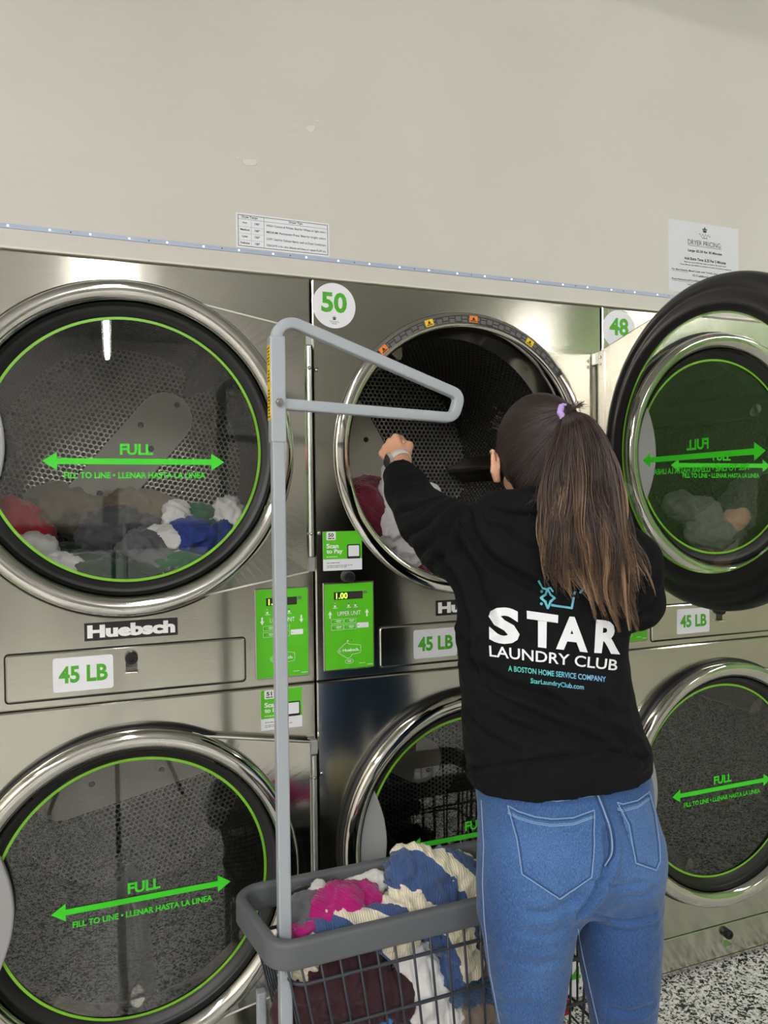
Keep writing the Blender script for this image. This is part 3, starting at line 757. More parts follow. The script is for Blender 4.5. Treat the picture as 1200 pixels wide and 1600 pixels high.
def denim_mat():
    m = mat('denim', (1, 1, 1, 1), .8, 0, .2, sheen=.15); n = N(m)
    at_ = n.new('ShaderNodeAttribute', attribute_name='wear')
    thr = n.noise(n.coord('Object', (1, 1, .14)), 1150, 2, .6); twl = n.noise(n.coord('Object', (1, 1, .6)), 1500, 1); big = n.noise(n.coord('Object'), 9, 3)
    f = n.math('ADD', n.math('MULTIPLY', at_.outputs['Fac'], .62), n.math('ADD', n.math('MULTIPLY', n.math('SUBTRACT', thr, .5), 1.15), n.math('ADD', n.math('MULTIPLY', n.math('SUBTRACT', twl, .5), .35), n.math('MULTIPLY', n.math('SUBTRACT', big, .5), .25))))
    n.link(n.ramp(f, [(.0, srgb(34, 60, 104)), (.35, srgb(60, 95, 146)), (.7, srgb(98, 134, 182)), (1., srgb(144, 172, 208))]), n.b.inputs['Base Color'])
    n.bump(thr, .3, .001); return m
M_DENIM = denim_mat()
M_THREAD = mat('pale_thread', srgb(138, 166, 202), .8)
M_SEAM = mat('dark_seam', srgb(44, 68, 108), .85)

# ------------------------------------------------------------------ the person
HIPH, SHH = 12., 25.
PERSON = None
def build_person():
    global PERSON
    P0 = at(890, 1300, 1.42)
    # ---- jeans
    pel = Loft([key(1195, 752, 1000, 1.42, .105, HIPH), key(1215, 750, 1008, 1.42, .110, HIPH), key(1260, 754, 1013, 1.42, .116, HIPH), key(1310, 757, 1019, 1.41, .118, HIPH), key(1350, 758, 1019, 1.41, .110, HIPH), key(1385, 765, 1013, 1.415, .092, HIPH), key(1405, 775, 1008, 1.415, .070, HIPH)], 2.2)
    def leg(rows, D, kx):
        ks = [key(py, a, b, D, .5*(b-a)*D/FPX*f, HIPH) for py, a, b, f in rows]
        z, x, y = ks[-1][:3]
        for dz, r, oy in ((-.06, .060, .0), (-.14, .060, -.01), (-.22, .058, -.02), (-.32, .047, -.02), (-.40, .040, -.01)): ks.append((max(z+dz, .09), x+kx*(-dz), y+oy, r*.95, r, math.radians(HIPH)))
        return Loft(ks, 2.1), np.array((x+kx*.4, y-.01, .0))
    legL, fL = leg([(1310, 764, 880, 1.1), (1345, 759, 888, 1.12), (1380, 754, 893, 1.12), (1440, 751, 899, 1.05), (1480, 757, 893, 1.03), (1540, 767, 885, 1.03), (1590, 776, 877, 1.05)], 1.385, .02)
    legR, fR = leg([(1310, 912, 1012, 1.1), (1345, 908, 1019, 1.12), (1380, 905, 1025, 1.15), (1440, 904, 1032, 1.1), (1480, 904, 1030, 1.05), (1540, 912, 1027, 1.03), (1590, 922, 1022, 1.05)], 1.445, -.02)
    h = math.radians(HIPH); Rh = np.array(((math.cos(h), -math.sin(h), 0), (math.sin(h), math.cos(h), 0), (0, 0, 1)))   # rows: right, forward, up
    bl, br = at(850, 1345, 1.375), at(972, 1338, 1.410)
    def f_jeans(p):
        d = smin(pel(p), ellip(p, bl, Rh, (.092, .085, .100)), .03); d2 = smin(pel(p), ellip(p, br, Rh, (.078, .085, .100)), .03)
        d = smin(d, d2, .012); lg = smin(legL(p), legR(p), .006); return smin(d, lg, .034)
    V, Q = sdf_surface(f_jeans, P0-[.28, .26, .82], P0+[.28, .26, .13], .0052)
    V = relax(V, Q, 1)
    V = folds(V, Q, [
        ([(948, 1300), (950, 1345), (930, 1395), (905, 1425)], .008, .009), ([(835, 1428), (870, 1420), (903, 1398)], .008, .004), ([(918, 1372), (960, 1384), (1005, 1380)], .006, .003),
        ([(925, 1428), (975, 1440), (1020, 1430)], .006, .0035), ([(930, 1444), (980, 1455), (1024, 1444)], .007, .0025), ([(815, 1455), (850, 1462), (880, 1452)], .007, .003), ([(800, 1500), (840, 1508), (872, 1498)], .008, .0025),
        ([(815, 1418), (850, 1430), (880, 1425)], .006, .0025), ([(1024, 1390), (1000, 1400), (975, 1400)], .006, .002), ([(770, 1560), (800, 1572), (840, 1570)], .008, .002), ([(950, 1575), (985, 1582), (1018, 1572)], .007, .003)])
    Nn = vnormals(V, Q); V = add_noise(V, Nn, .0012, 30)
    me = mesh_fast('jeans', V, Q, M_DENIM)
    c1, c2, c3, c4 = at(862, 1335, 1.30), at(992, 1330, 1.36), at(840, 1500, 1.30), at(965, 1470, 1.37)
    wear = np.clip(.34+.42*np.exp(-((V-c1)**2).sum(1)/.009)+.38*np.exp(-((V-c2)**2).sum(1)/.007)+.22*np.exp(-(((V-c3)*[1, 1, .5])**2).sum(1)/.004)+.1*np.exp(-(((V-c4)*[1, 1, .6])**2).sum(1)/.004)-.30*np.exp(-((V-at(795, 1440, 1.36))**2).sum(1)/.004)-.3*np.exp(-(((V-at(960, 1530, 1.38))*[1, 1, .6])**2).sum(1)/.004), 0, 1)
    me.attributes.new('wear', 'FLOAT', 'POINT').data.foreach_set('value', wear.astype(np.float32))
    JV, JQ = V, Q

    # ---- hoodie
    tor = Loft([key(1240, 752, 998, 1.415, .112, HIPH+2), key(1228, 741, 1006, 1.415, .120, HIPH+2), key(1212, 737, 1010, 1.415, .124, HIPH+2), key(1192, 733, 1011, 1.415, .128, HIPH+3), key(1170, 728, 1010, 1.415, .136, HIPH+3), key(1140, 727, 1000, 1.42, .134, 16), key(1080, 722, 983, 1.42, .126, 18), key(1020, 717, 976, 1.42, .120, 20), key(960, 714, 980, 1.43, .118, 22), key(900, 718, 985, 1.435, .116, 24), key(850, 738, 982, 1.44, .108, 25), key(818, 762, 955, 1.445, .090, 25), key(796, 790, 920, 1.45, .068, 25), key(775, 805, 900, 1.455, .055, 25)], 2.4)
    sL = [at(772, 868, 1.44), at(718, 845, 1.52), at(662, 806, 1.65), at(636, 765, 1.735), at(624, 738, 1.785)]; rL = [.088, .078, .0615, .050, .0395]
    sR = [at(930, 860, 1.45), at(972, 885, 1.455), at(991, 938, 1.46), at(950, 965, 1.60), at(860, 900, 1.80)]; rR = [.085, .075, .055, .052, .042]
    hs = math.radians(SHH); Rs = np.array(((math.cos(hs), -math.sin(hs), 0), (math.sin(hs), math.cos(hs), 0), (0, 0, 1)))
    tilt = lambda roll, pit: Rs  # the pouch keeps the shoulders' heading
    hoodc = at(850, 838, 1.375); roll_l = [at(742, 806, 1.40), at(775, 792, 1.375), at(830, 793, 1.355), at(880, 795, 1.36), at(930, 806, 1.40)]
    cuff_n = (sL[4]-sL[3])/np.linalg.norm(sL[4]-sL[3])
    hem0 = at(870, 1209, 1.415); hem_n = np.array((-.08, .02, 1.))
    def f_hood(p):
        d = np.maximum(tor(p, False), np.maximum(p[:, 2]-tor.z1, -((p-hem0)@hem_n)))
        d = smin(d, np.maximum(chain(p, sL, rL), (p-sL[4])@cuff_n-.002), .035)
        d = smin(d, chain(p, sR, rR), .03)
        pouch = smin(ellip(p, hoodc, Rs, (.132, .058, .092)), chain(p, roll_l, [.020, .026, .028, .028, .022]), .025)
        d = smin(d, pouch, .010)
        return d
    lo = np.array((-.02, -.86, .86)); hi = np.array((.72, .10, 1.60))
    V, Q = sdf_surface(f_hood, lo, hi, .0050); V = relax(V, Q, 1)
    V = folds(V, Q, [
        # waist and back
        ([(726, 1000), (742, 1040), (790, 1072), (850, 1092), (930, 1130), (996, 1178)], .011, .010), ([(735, 1048), (770, 1085), (840, 1118), (915, 1150), (980, 1180)], .010, .009), ([(770, 1110), (810, 1135), (880, 1150)], .012, .006),
        ([(985, 1160), (955, 1130), (930, 1090)], .010, .006), ([(733, 1120), (760, 1150), (800, 1168)], .011, .005), ([(880, 1085), (930, 1105), (975, 1120)], .010, .005), ([(728, 960), (735, 1010), (738, 1060)], .008, .005),
        ([(731, 1204), (780, 1196), (850, 1186), (920, 1177), (965, 1176), (1010, 1188)], .0045, .0045),
        # shoulder and arm
        ([(735, 805), (748, 850), (775, 880), (820, 905), (862, 925)], .009, .010), ([(700, 835), (735, 880), (748, 930), (762, 970)], .014, .010), ([(682, 870), (712, 905), (728, 950), (745, 1000)], .012, .007),
        ([(624, 800), (650, 792), (690, 778)], .008, .006), ([(630, 840), (660, 822), (705, 786)], .010, .008), ([(646, 870), (680, 845), (720, 800)], .010, .008), ([(664, 900), (700, 862), (728, 826)], .010, .006),
        ([(617, 768), (640, 762), (664, 757)], .006, .004), ([(770, 800), (800, 806), (850, 806)], .007, .006), ([(778, 830), (810, 850), (850, 862)], .010, .004),
        ([(985, 850), (1002, 890), (998, 930)], .010, .006), ([(1026, 905), (1005, 925), (985, 945)], .008, .005), ([(1020, 945), (1000, 960), (982, 975)], .008, .004), ([(612, 748), (632, 746), (655, 742)], .0035, .0025)])
    Nn = vnormals(V, Q); V = add_noise(V, Nn, .0045, 11, 3, 3.); Nn = vnormals(V, Q)
    hme = mesh_fast('hoodie', V, Q, M_HOOD); HV, HQ = V, Q

    # ---- body: head, neck, trunk, arms, hands, legs in one surface
    Hc = at(843, 716, 1.465); hh = math.radians(24.); pit = math.radians(14)
    fwd = np.array((math.sin(hh)*math.cos(pit), math.cos(hh)*math.cos(pit), -math.sin(pit))); rgt = np.array((math.cos(hh), -math.sin(hh), 0.)); upv = np.cross(rgt, fwd)
    RH = np.array((rgt, fwd, upv)); hp = lambda x, y, z: Hc+rgt*x+fwd*y+upv*z
    neck0 = at(850, 830, 1.45)
    wr = at(625, 722, 1.80); kn = at(604, 690, 1.862); a_ = (kn-wr)/np.linalg.norm(kn-wr)
    dd = -_f*.85-_r*.45+_u*.1; dd -= a_*(dd@a_); dd /= np.linalg.norm(dd); ss = np.cross(dd, a_); ss /= np.linalg.norm(ss)
    if ss[2] < 0: ss = -ss
    hpnt = lambda a, s, d: wr+a_*a+ss*s+dd*d
    fingers = []
    for i, (s, r, l) in enumerate(((.027, .0088, 1.0), (.009, .0092, 1.08), (-.009, .0088, 1.0), (-.026, .0078, .84))):
        m = hpnt(.074-.004*abs(i-1), s, .004); p1 = m+l*(a_*.020-dd*.030); p2 = p1+l*(-a_*.020-dd*.014); p3 = p2+l*(-a_*.016+dd*.012)
        fingers.append((m, p1, p2, p3, r))
    th = [hpnt(.016, .022, -.010), hpnt(.042, .036, -.022), hpnt(.064, .030, -.034), hpnt(.080, .020, -.042)]
    fist2 = at(852, 895, 1.82)
    earL, earR = hp(-.080, -.004, -.012), hp(.080, -.004, -.012)
    def f_body(p):
        d = ellip(p, hp(0, -.004, .020), RH, (.074, .094, .092))
        d = smin(d, ellip(p, hp(0, .030, -.050), RH, (.056, .062, .070)), .03)
        d = smin(d, cone(p, hp(0, .090, -.010), hp(0, .112, -.036), .007, .013), .012)          # nose
        for s in (-1, 1):
            d = smin(d, cone(p, hp(s*.018, .088, .010), hp(s*.044, .078, .012), .010, .010), .012)     # brow
            d = np.minimum(d, ellip(p, hp(s*.031, .079, -.006), RH, (.013, .012, .012)))                # eyes
            d = smin(d, cone(p, hp(s*.035, .072, -.04), hp(s*.05, .05, -.035), .018, .016), .02)        # cheek
        d = smin(d, cone(p, hp(-.018, .092, -.064), hp(.018, .092, -.064), .006, .006), .006); d = smin(d, cone(p, hp(-.014, .089, -.073), hp(.014, .089, -.073), .0065, .0065), .006)   # lips
        d = smin(d, ellip(p, hp(0, .072, -.098), RH, (.022, .020, .016)), .02)
        for e in (earL, earR):
            s = -1 if e is earL else 1
            ring = [e+rgt*s*.004+fwd*y+upv*z for y, z in ((.014, -.006), (.016, .012), (.006, .028), (-.010, .024), (-.016, .006), (-.008, -.016), (.006, -.030))]
            o = [np.array(q)+rgt*s*(.010 if 1 < i < 6 else .002) for i, q in enumerate(ring)]
            ear = chain(p, o, [.0045]*5+[.0055, .008], .004); ear = smin(ear, ellip(p, e+rgt*s*.003, RH, (.005, .015, .026)), .006); d = smin(d, ear, .004)
        d = smin(d, cone(p, neck0, hp(0, -.020, -.070), .058, .052), .03)
        d = smin(d, tor(p)+.022, .03); d = smin(d, pel(p)+.012, .03); d = smin(d, legL(p)+.010, .01); d = smin(d, legR(p)+.010, .01)
        d = smin(d, chain(p, sL[:4]+[wr], [.060, .052, .044, .037, .0255]), .03)
        d = smin(d, chain(p, sR, [.06, .052, .043, .038, .026]), .03)
        # left hand
        hnd = cone(p, wr, hpnt(.02, 0, 0), .0245, .026)
        for m, p1, p2, p3, r in fingers:
            hnd = smin(hnd, cone(p, hpnt(.012, ((m-wr)@ss)*.55, -.002), m, .0145, .0095), .010)
        fg = None
        for m, p1, p2, p3, r in fingers:
            c = chain(p, [m, p1, p2, p3], [r*1.2, r*1.02, r*.92, r*.8], .003); fg = c if fg is None else np.minimum(fg, c)
        hnd = smin(hnd, fg, .0035); hnd = smin(hnd, cone(p, hpnt(.066, .018, -.020), hpnt(.062, -.018, -.020), .017, .014), .006); hnd = smin(hnd, chain(p, th, [.014, .0115, .0098, .0082], .004), .006)
        d = smin(d, hnd, .012)
        # right hand, hidden behind the trunk
        rh = ellip(p, fist2, Rs, (.034, .04, .026))
        for i in range(4): rh = smin(rh, chain(p, [fist2+Rs[0]*(.022-.015*i)+Rs[1]*.02, fist2+Rs[0]*(.022-.015*i)+Rs[1]*.055, fist2+Rs[0]*(.020-.013*i)+Rs[1]*.062-np.array((0, 0, .03))], [.0095, .009, .0078]), .004)
        rh = smin(rh, chain(p, [fist2-Rs[0]*.03, fist2-Rs[0]*.042+Rs[1]*.03, fist2-Rs[0]*.03+Rs[1]*.05], [.012, .010, .0085]), .006)
        d = smin(d, cone(p, sR[4], fist2, .026, .027), .015); d = smin(d, rh, .01)
        for f0 in (fL, fR): d = smin(d, chain(p, [f0+[0, 0, .10], f0+[0, -.02, .05], f0+Rh[1]*.16+[0, 0, .03]], [.036, .036, .026]), .02)
        return d
    V, Q = sdf_surface(f_body, np.array((-.02, -.92, .004)), np.array((.74, .20, 1.72)), .0048)
    bme = mesh_fast('person', V, Q, M_SKIN)
    PERSON = link('person', bme)
    tag(PERSON, 'person seen from behind in black printed hoodie and blue jeans, reaching into the open dryer', 'person')
    je = link('jeans', me, PERSON); ho = link('hoodie', hme, PERSON)
    # shoes
    for f0 in (fL, fR):
        def f_shoe(p, f0=f0):
            d = chain(p, [f0+[0, 0, .085]-Rh[1]*.01, f0+[0, 0, .045]-Rh[1]*.02, f0+Rh[1]*.09+[0, 0, .042], f0+Rh[1]*.165+[0, 0, .034]], [.044, .046, .046, .036], .03)
            return np.maximum(d, .0015-p[:, 2])
        v, q = sdf_surface(f_shoe, f0+[-.16, -.16, -.01], f0+[.16, .26, .16], .008); s = link('sneaker', mesh_fast('sneaker', v, q, mat('sneaker_white', srgb(225, 225, 222), .6)), PERSON)
        v, q = sdf_surface(lambda p, f0=f0: np.maximum(np.maximum(chain(p[:, :3]*[1, 1, 0], [f0*[1, 1, 0]-Rh[1]*.02, f0*[1, 1, 0]+Rh[1]*.16], [.049, .042])-.0, p[:, 2]-.024), .0005-p[:, 2]), f0+[-.16, -.16, -.01], f0+[.16, .26, .06], .007); link('sole', mesh_fast('sole', v, q, mat('sole_rubber', srgb(205, 205, 205), .7)), s)
    # ---- jeans details
    jb = bvh_of(JV, JQ)
    pkL = [(794, 1258), (810, 1267), (835, 1275), (862, 1279), (895, 1277), (928, 1265), (929, 1316), (925, 1370), (874, 1404), (816, 1365), (808, 1310)]
    pkR = [(963, 1253), (972, 1256), (995, 1250), (1013, 1237), (1022, 1270), (1029, 1320), (1030, 1345), (1024, 1359), (992, 1348), (981, 1288)]
    for pk in (pkL, pkR):
        po = press_obj('back_pocket', pk, [tuple(range(len(pk)))], jb, .0026, M_DENIM, je, 7)
        k = len(po.data.vertices); po.data.attributes.new('wear', 'FLOAT', 'POINT').data.foreach_set('value', np.full(k, .66, np.float32))
        mb = MB(); on_surface_tube(mb, pk+[pk[0]], jb, .0009, .0024); mb.obj('pocket_edge', M_THREAD, po, True)
        I = inset([(x, -y) for x, y in pk][::-1], 3.0); I = [(x, -y) for x, y in I]; mb = MB(); on_surface_tube(mb, I+[I[0]], jb, .0009, .0030); mb.obj('stitching', M_SEAM, po, True)
        nt = 6 if pk is pkL else 4; top = pk[:nt]; mb = MB(); on_surface_tube(mb, [(x, y+11) for x, y in top], jb, .0008, .0030); on_surface_tube(mb, [(x, y+8.5) for x, y in top], jb, .0006, .0030); mb.obj('hem_stitching', M_THREAD, po, True)
    seam = [(934, 1232), (947, 1265), (959, 1302), (960, 1333), (949, 1353)]
    mb = MB(); on_surface_tube(mb, seam, jb, .0018, .0004, curve=True); on_surface_tube(mb, [(x-8, y+1) for x, y in seam], jb, .0015, .0004, curve=True); mb.obj('seat_seam', M_SEAM, je, True)
    mb = MB(); on_surface_tube(mb, [(x-4, y) for x, y in seam], jb, .0016, .0004, curve=True); on_surface_tube(mb, [(752, 1250), (756, 1322), (754, 1380), (757, 1440), (766, 1520), (781, 1599)], jb, .0009); on_surface_tube(mb, [(903, 1452), (912, 1500), (922, 1545), (936, 1605)], jb, .0009); on_surface_tube(mb, [(800, 1240), (870, 1252), (935, 1242)], jb, .0010); mb.obj('pale_stitching', M_THREAD, je, True)
    # ---- print on the back of the hoodie
    hb = bvh_of(HV, HQ)
    def back_text(name, s, TL, TR, BL, BR, m, bold, ml=5):
        v, f = text2d(s, bold); v = v/v.max(0); u, t = v[:, :1], v[:, 1:]
        q = (1-u)*t*np.array(TL)+u*t*np.array(TR)+(1-u)*(1-t)*np.array(BL)+u*(1-t)*np.array(BR)
        return press_obj(name, q, f, hb, .0013, m, ho, ml)
    M_PRT = mat('hoodie_print', srgb(226, 228, 232), .6)
    def teal():
        m = mat('teal_print', (1, 1, 1, 1), .6); n = N(m); c = n.new('ShaderNodeTexCoord'); sp = n.new('ShaderNodeSeparateXYZ'); n.link(c.outputs['Object'], sp.inputs[0])
        x0, x1 = at(800, 1000, 1.3)[0], at(945, 1000, 1.3)[0]; mr = n.new('ShaderNodeMapRange'); mr.inputs[1].default_value = x0; mr.inputs[2].default_value = x1; n.link(sp.outputs[0], mr.inputs[0])
        n.link(n.ramp(mr.outputs[0], [(0, srgb(70, 190, 170)), (.5, srgb(100, 185, 205)), (1, srgb(125, 165, 220))]), n.b.inputs['Base Color']); return m
    M_TEAL = teal()
    for ch, a, b, c, d_ in (('S', (764, 947), (812, 951), (763.5, 1004), (812, 1008)), ('T', (823, 954), (872, 961), (824, 1009), (870, 1015)), ('A', (869, 961), (919, 966), (868.5, 1014), (918, 1019.5)), ('R', (931, 968), (971, 971), (928, 1020), (968, 1022.5))):
        back_text('star_lettering', ch, a, b, c, d_, M_PRT, .045)
    back_text('laundry_club_lettering', 'LAUNDRY CLUB', (764, 1008), (965, 1031), (765, 1026), (963, 1048), M_PRT, .012)
    back_text('tagline', 'A BOSTON HOME SERVICE COMPANY', (794, 1040), (946, 1057), (794, 1049), (946, 1066), M_TEAL, .02)
    back_text('web_address', 'StarLaundryClub.com', (829, 1060), (912, 1070), (829, 1069), (912, 1080), M_TEAL, .015)
    mb2 = []
    def stroke(pts, w2):
        P = np.array(smooth_line(pts, 1) if len(pts) < 3 else pts, float); P = np.array(pts, float)
        for a, b in zip(P[:-1], P[1:]):
            t = (b-a)/np.linalg.norm(b-a); nn = np.array((-t[1], t[0]))*w2; e = t*w2*.6
            mb2.append([a-e-nn, b+e-nn, b+e+nn, a-e+nn])
    stroke([(842, 907), (848, 919), (855, 921), (860, 918), (864, 924)], 1.6); stroke([(862, 945), (893, 950), (896, 934)], 1.7); stroke([(897, 928), (898, 925)], 1.7); stroke([(906, 926), (911, 920)], 1.7)
    st = [(856, 920), (860, 930), (867, 935), (860, 940), (856, 950), (852, 940), (845, 934), (852, 930), (856, 920)]; stroke(st, 1.7)
    for c in ((846, 925), (846, 943)): mb2.append([np.array(c)+2.4*np.array((math.cos(t), math.sin(t))) for t in np.linspace(0, 6.283, 9)[:-1]])
    Vv = [p for q in mb2 for p in q]; Ff = []; o = 0
    for q in mb2: Ff.append(tuple(range(o, o+len(q)))); o += len(q)
    press_obj('star_emblem', Vv, Ff, hb, .0013, M_TEAL, ho, 5)
    # ---- watch
    strap_c = wr+a_*.004; mb = MB(); prof = []
    aw, bw = .0295, .0265
    dw = -_r*.92-_f*.32; dw -= a_*(dw@a_); dw /= np.linalg.norm(dw); sw = np.cross(dw, a_)
    ringp = lambda t, off, l: strap_c+sw*math.cos(t)*(aw+off)+dw*math.sin(t)*(bw+off)+a_*l
    n = 40; Vv = []; Ff = []
    for i in range(n):
        t = 2*math.pi*i/n
        for off, l in ((0, -.0095), (.0022, -.0085), (.0022, .0085), (0, .0095)): Vv.append(ringp(t, off, l))
    for i in range(n):
        j = (i+1) % n
        for k in range(4): Ff.append((i*4+k, i*4+(k+1) % 4, j*4+(k+1) % 4, j*4+k))
    wt = MB().add(Vv, Ff).obj('smartwatch', mat('pale_strap', srgb(226, 220, 216), .5), PERSON, True)
    def slab(name, hw, hl, d0, d1, m):
        pts = rrect(-hw, hw, -hl, hl, .008, 4); k = len(pts); V3 = [strap_c+sw*x+a_*z+dw*(bw+d0) for x, z in pts]+[strap_c+sw*x*.96+a_*z*.96+dw*(bw+d1) for x, z in pts]
        MB().add(V3, [tuple(range(k)), tuple(range(2*k-1, k-1, -1))]+[(i, k+i, k+(i+1) % k, (i+1) % k) for i in range(k)]).obj(name, m, wt)
    slab('watch_case', .0185, .0165, -.002, .0075, mat('watch_silver', srgb(225, 222, 218), .25, .6)); slab('watch_screen', .0165, .0145, .0074, .0090, mat('watch_black', srgb(8, 8, 9), .3))
    return dict(Hc=Hc, hp=hp, RH=RH, hb=hb, rgt=rgt, fwd=fwd, upv=upv, hand=hpnt, th=th, fingers=fingers)
PI_ = build_person()

# ------------------------------------------------------------------ hair
def hair_mat():
    m = mat('hair_strand', (1, 1, 1, 1), .36, 0, .45); n = N(m); a = n.new('ShaderNodeAttribute', attribute_name='tone')
    n.link(n.ramp(a.outputs['Fac'], [(0, srgb(36, 27, 27)), (.3, srgb(62, 47, 42)), (.55, srgb(96, 76, 63)), (.8, srgb(146, 114, 84)), (1, srgb(184, 156, 126))]), n.b.inputs['Base Color'])
    return m
M_HAIR = hair_mat(); M_HAIRCORE = mat('hair_core', srgb(38, 29, 28), .6)
def strands(name, P, rad, tone, parent):
    """P (n, k, 3) paths, rad (n, k), tone (n, k): three-sided tapering strands"""
    P = np.asarray(P); n, k, _ = P.shape; T = np.gradient(P, axis=1); T /= np.linalg.norm(T, axis=2, keepdims=True)+1e-9
    up = RNG.normal(size=(n, 1, 3)); A = np.cross(T, up); A /= np.linalg.norm(A, axis=2, keepdims=True)+1e-9; B = np.cross(T, A)
    V = np.stack([P+rad[..., None]*(A*math.cos(t)+B*math.sin(t)) for t in (0, 2.0944, 4.18879)], 2).reshape(-1, 3)
    i, j = np.meshgrid(np.arange(n), np.arange(k-1), indexing='ij'); base = (i*k+j).ravel()*3
    Q = np.concatenate([np.stack([base+a, base+b, base+3+b, base+3+a], 1) for a, b in ((0, 1), (1, 2), (2, 0))])
    me = mesh_fast(name, V, Q, M_HAIR); me.attributes.new('tone', 'FLOAT', 'POINT').data.foreach_set('value', np.repeat(np.clip(tone, 0, 1).ravel(), 3).astype(np.float32))
    return link(name, me, parent)
def build_hair():
    hp, RH, Hc = PI_['hp'], PI_['RH'], PI_['Hc']
    T = at(886, 648, 1.372); C = hp(0, -.010, .022); r3 = np.array((.0845, .106, .103))
    def f_cap(p):
        d = ellip(p, C, RH, r3); d = smin(d, cone(p, C+(T-C)*.45, T-(T-C)*.04, .062, .017), .035)
        d = smin(d, ellip(p, hp(0, -.052, -.055), RH, (.060, .045, .060)), .03)
        q = (p-Hc)@RH.T; face = q[:, 1]*.85-q[:, 2]*.5-.052; side = np.maximum(np.maximum(np.abs(q[:, 1]-.012)-.030, -q[:, 2]-.2), q[:, 2]+.005)
        d = np.maximum(d, face); return np.maximum(d, -np.maximum(side, .074-np.abs(q[:, 0])))
    V, Q = sdf_surface(f_cap, Hc-.17, Hc+.17, .0055); V = relax(V, Q, 2)
    hair = link('hair', mesh_fast('hair', V, Q, M_HAIRCORE), PERSON)
    cb = BVHTree.FromPolygons([Vector(v) for v in V], [tuple(map(int, q)) for q in Q])
    # combed-back strands over the head
    n, k = 3400, 16; u = RNG.normal(size=(n*2, 3)); u /= np.linalg.norm(u, axis=1, keepdims=True)
    td = (T-C)@RH.T/r3; td /= np.linalg.norm(td)
    ok = (u[:, 1]*.106*.85-u[:, 2]*.103*.5 < .045) & (u@td < .75); u = u[ok][:n]
    P = np.zeros((len(u), k, 3))
    for i, a in enumerate(u):
        w_ = RNG.normal(0, .05, 3); end = T+RNG.normal(0, .006, 3)
        om = math.acos(np.clip(a@td, -1, 1)); lift = 1.+abs(RNG.normal(0, .006))
        for j in range(k):
            t = j/(k-1); d = (math.sin((1-t)*om)*a+math.sin(t*om)*td)/math.sin(om)+w_*math.sin(math.pi*t)*.25
            d /= np.linalg.norm(d); q = C+(d*r3)@RH*1.05
            h = cb.ray_cast(Vector(C+(d*r3)@RH*1.6), Vector(C-(C+(d*r3)@RH*1.6)).normalized())
            if h[0] is not None: q = np.array(h[0])+np.array(h[1])*(.0008+.0025*(lift-1)*100*math.sin(math.pi*t)**.5*.3)
            e = max(0, (t-.82)/.18); P[i, j] = q*(1-e)+end*e
    tone = np.repeat((RNG.beta(1.5, 4, size=(len(u), 1))*.40), k, 1); rad = np.full((len(u), k), .00075)*np.linspace(.7, 1, k)
    tag(strands('combed_hair', P, rad, tone, hair), kind='stuff')
    # pony tail: outline of its two sides down its length
    vL = np.array([(883, 648), (872, 668), (858, 705), (847, 750), (844, 800), (845, 850), (850, 898), (866, 942), (898, 1000)], float)
    vR = np.array([(893, 642), (922, 652), (948, 690), (968, 740), (979, 790), (988, 835), (1006, 880), (1020, 925), (1030, 980)], float)
    Dm = np.array([1.368, 1.335, 1.325, 1.315, 1.305, 1.295, 1.290, 1.288, 1.288]); th = np.array([.010, .030, .040, .046, .046, .040, .030, .022, .018])
    vv = np.linspace(0, 1, 9)
    cub = lambda A, v: np.stack([np.interp(v, np.linspace(0, 1, 97), np.array(smooth_line(A, 12))[:, c]) for c in range(A.shape[1])], -1)
    def where(s, t, v):
        L, R_ = cub(vL, v), cub(vR, v); D = np.interp(v, vv, Dm); h = np.interp(v, vv, th)
        c = (L+R_)/2; xy = c+(R_-L)/2*s[..., None]; return xy, D-h*t*np.sqrt(np.maximum(0, 1-.85*s*s))
    # solid heart
    n_, m_ = 30, 20; V = []
    for i in range(n_):
        v = np.full(m_, i/(n_-1)*.74); a = np.linspace(0, 2*math.pi, m_, endpoint=False); xy, D = where(np.cos(a)*.84, np.sin(a)*.75, v); V += [at(x, y, d) for (x, y), d in zip(xy, D)]
    F = [(i*m_+j, i*m_+(j+1) % m_, (i+1)*m_+(j+1) % m_, (i+1)*m_+j) for i in range(n_-1) for j in range(m_)]+[tuple((n_-1)*m_+j for j in range(m_)), tuple(range(m_))[::-1]]
    pt = link('ponytail', mesh_np('ponytail', V, F, M_HAIRCORE), hair)
    ns, k = 4800, 28; nc = 120
    cs = RNG.uniform(-1, 1, nc); ct = RNG.uniform(-.35, 1, nc); ph = RNG.uniform(0, 6.28, nc); fr = RNG.uniform(1.1, 2.4, nc); am = RNG.uniform(4, 13, nc); dz = RNG.uniform(-.010, .010, nc); hl = RNG.beta(1.0, 2.0, nc)
    tipS = np.interp(cs, [-1, -.7, -.35, 0, .25, .5, .7, .85, 1], [.80, .80, .86, .93, .985, .96, .82, .80, .88])+RNG.normal(0, .05, nc)
    ci = RNG.integers(0, nc, ns); s0 = np.clip(cs[ci]+RNG.normal(0, .16, ns), -1, 1); t0 = np.clip(ct[ci]+RNG.normal(0, .25, ns), -.5, 1.05)
    ln = np.clip(tipS[ci]*RNG.uniform(.80, 1.0, ns), .3, 1); ln[RNG.random(ns) < .15] *= .85
    v = np.linspace(0, 1, k)[None, :]*ln[:, None]
    g = np.clip((v-.15)/.75, 0, 1)
    s = s0[:, None]+(cs[ci]-s0)[:, None]*g**.9*.86; t = t0[:, None]+(ct[ci]-t0)[:, None]*g*.8
    xy, D = where(s, t, v)
    wob = am[ci][:, None]*np.clip(v*1.6-.15, 0, 1)*np.sin(2*math.pi*fr[ci][:, None]*v+ph[ci][:, None])+RNG.normal(0, .8, (ns, 1))*np.sin(v*9+RNG.uniform(0, 6, (ns, 1)))
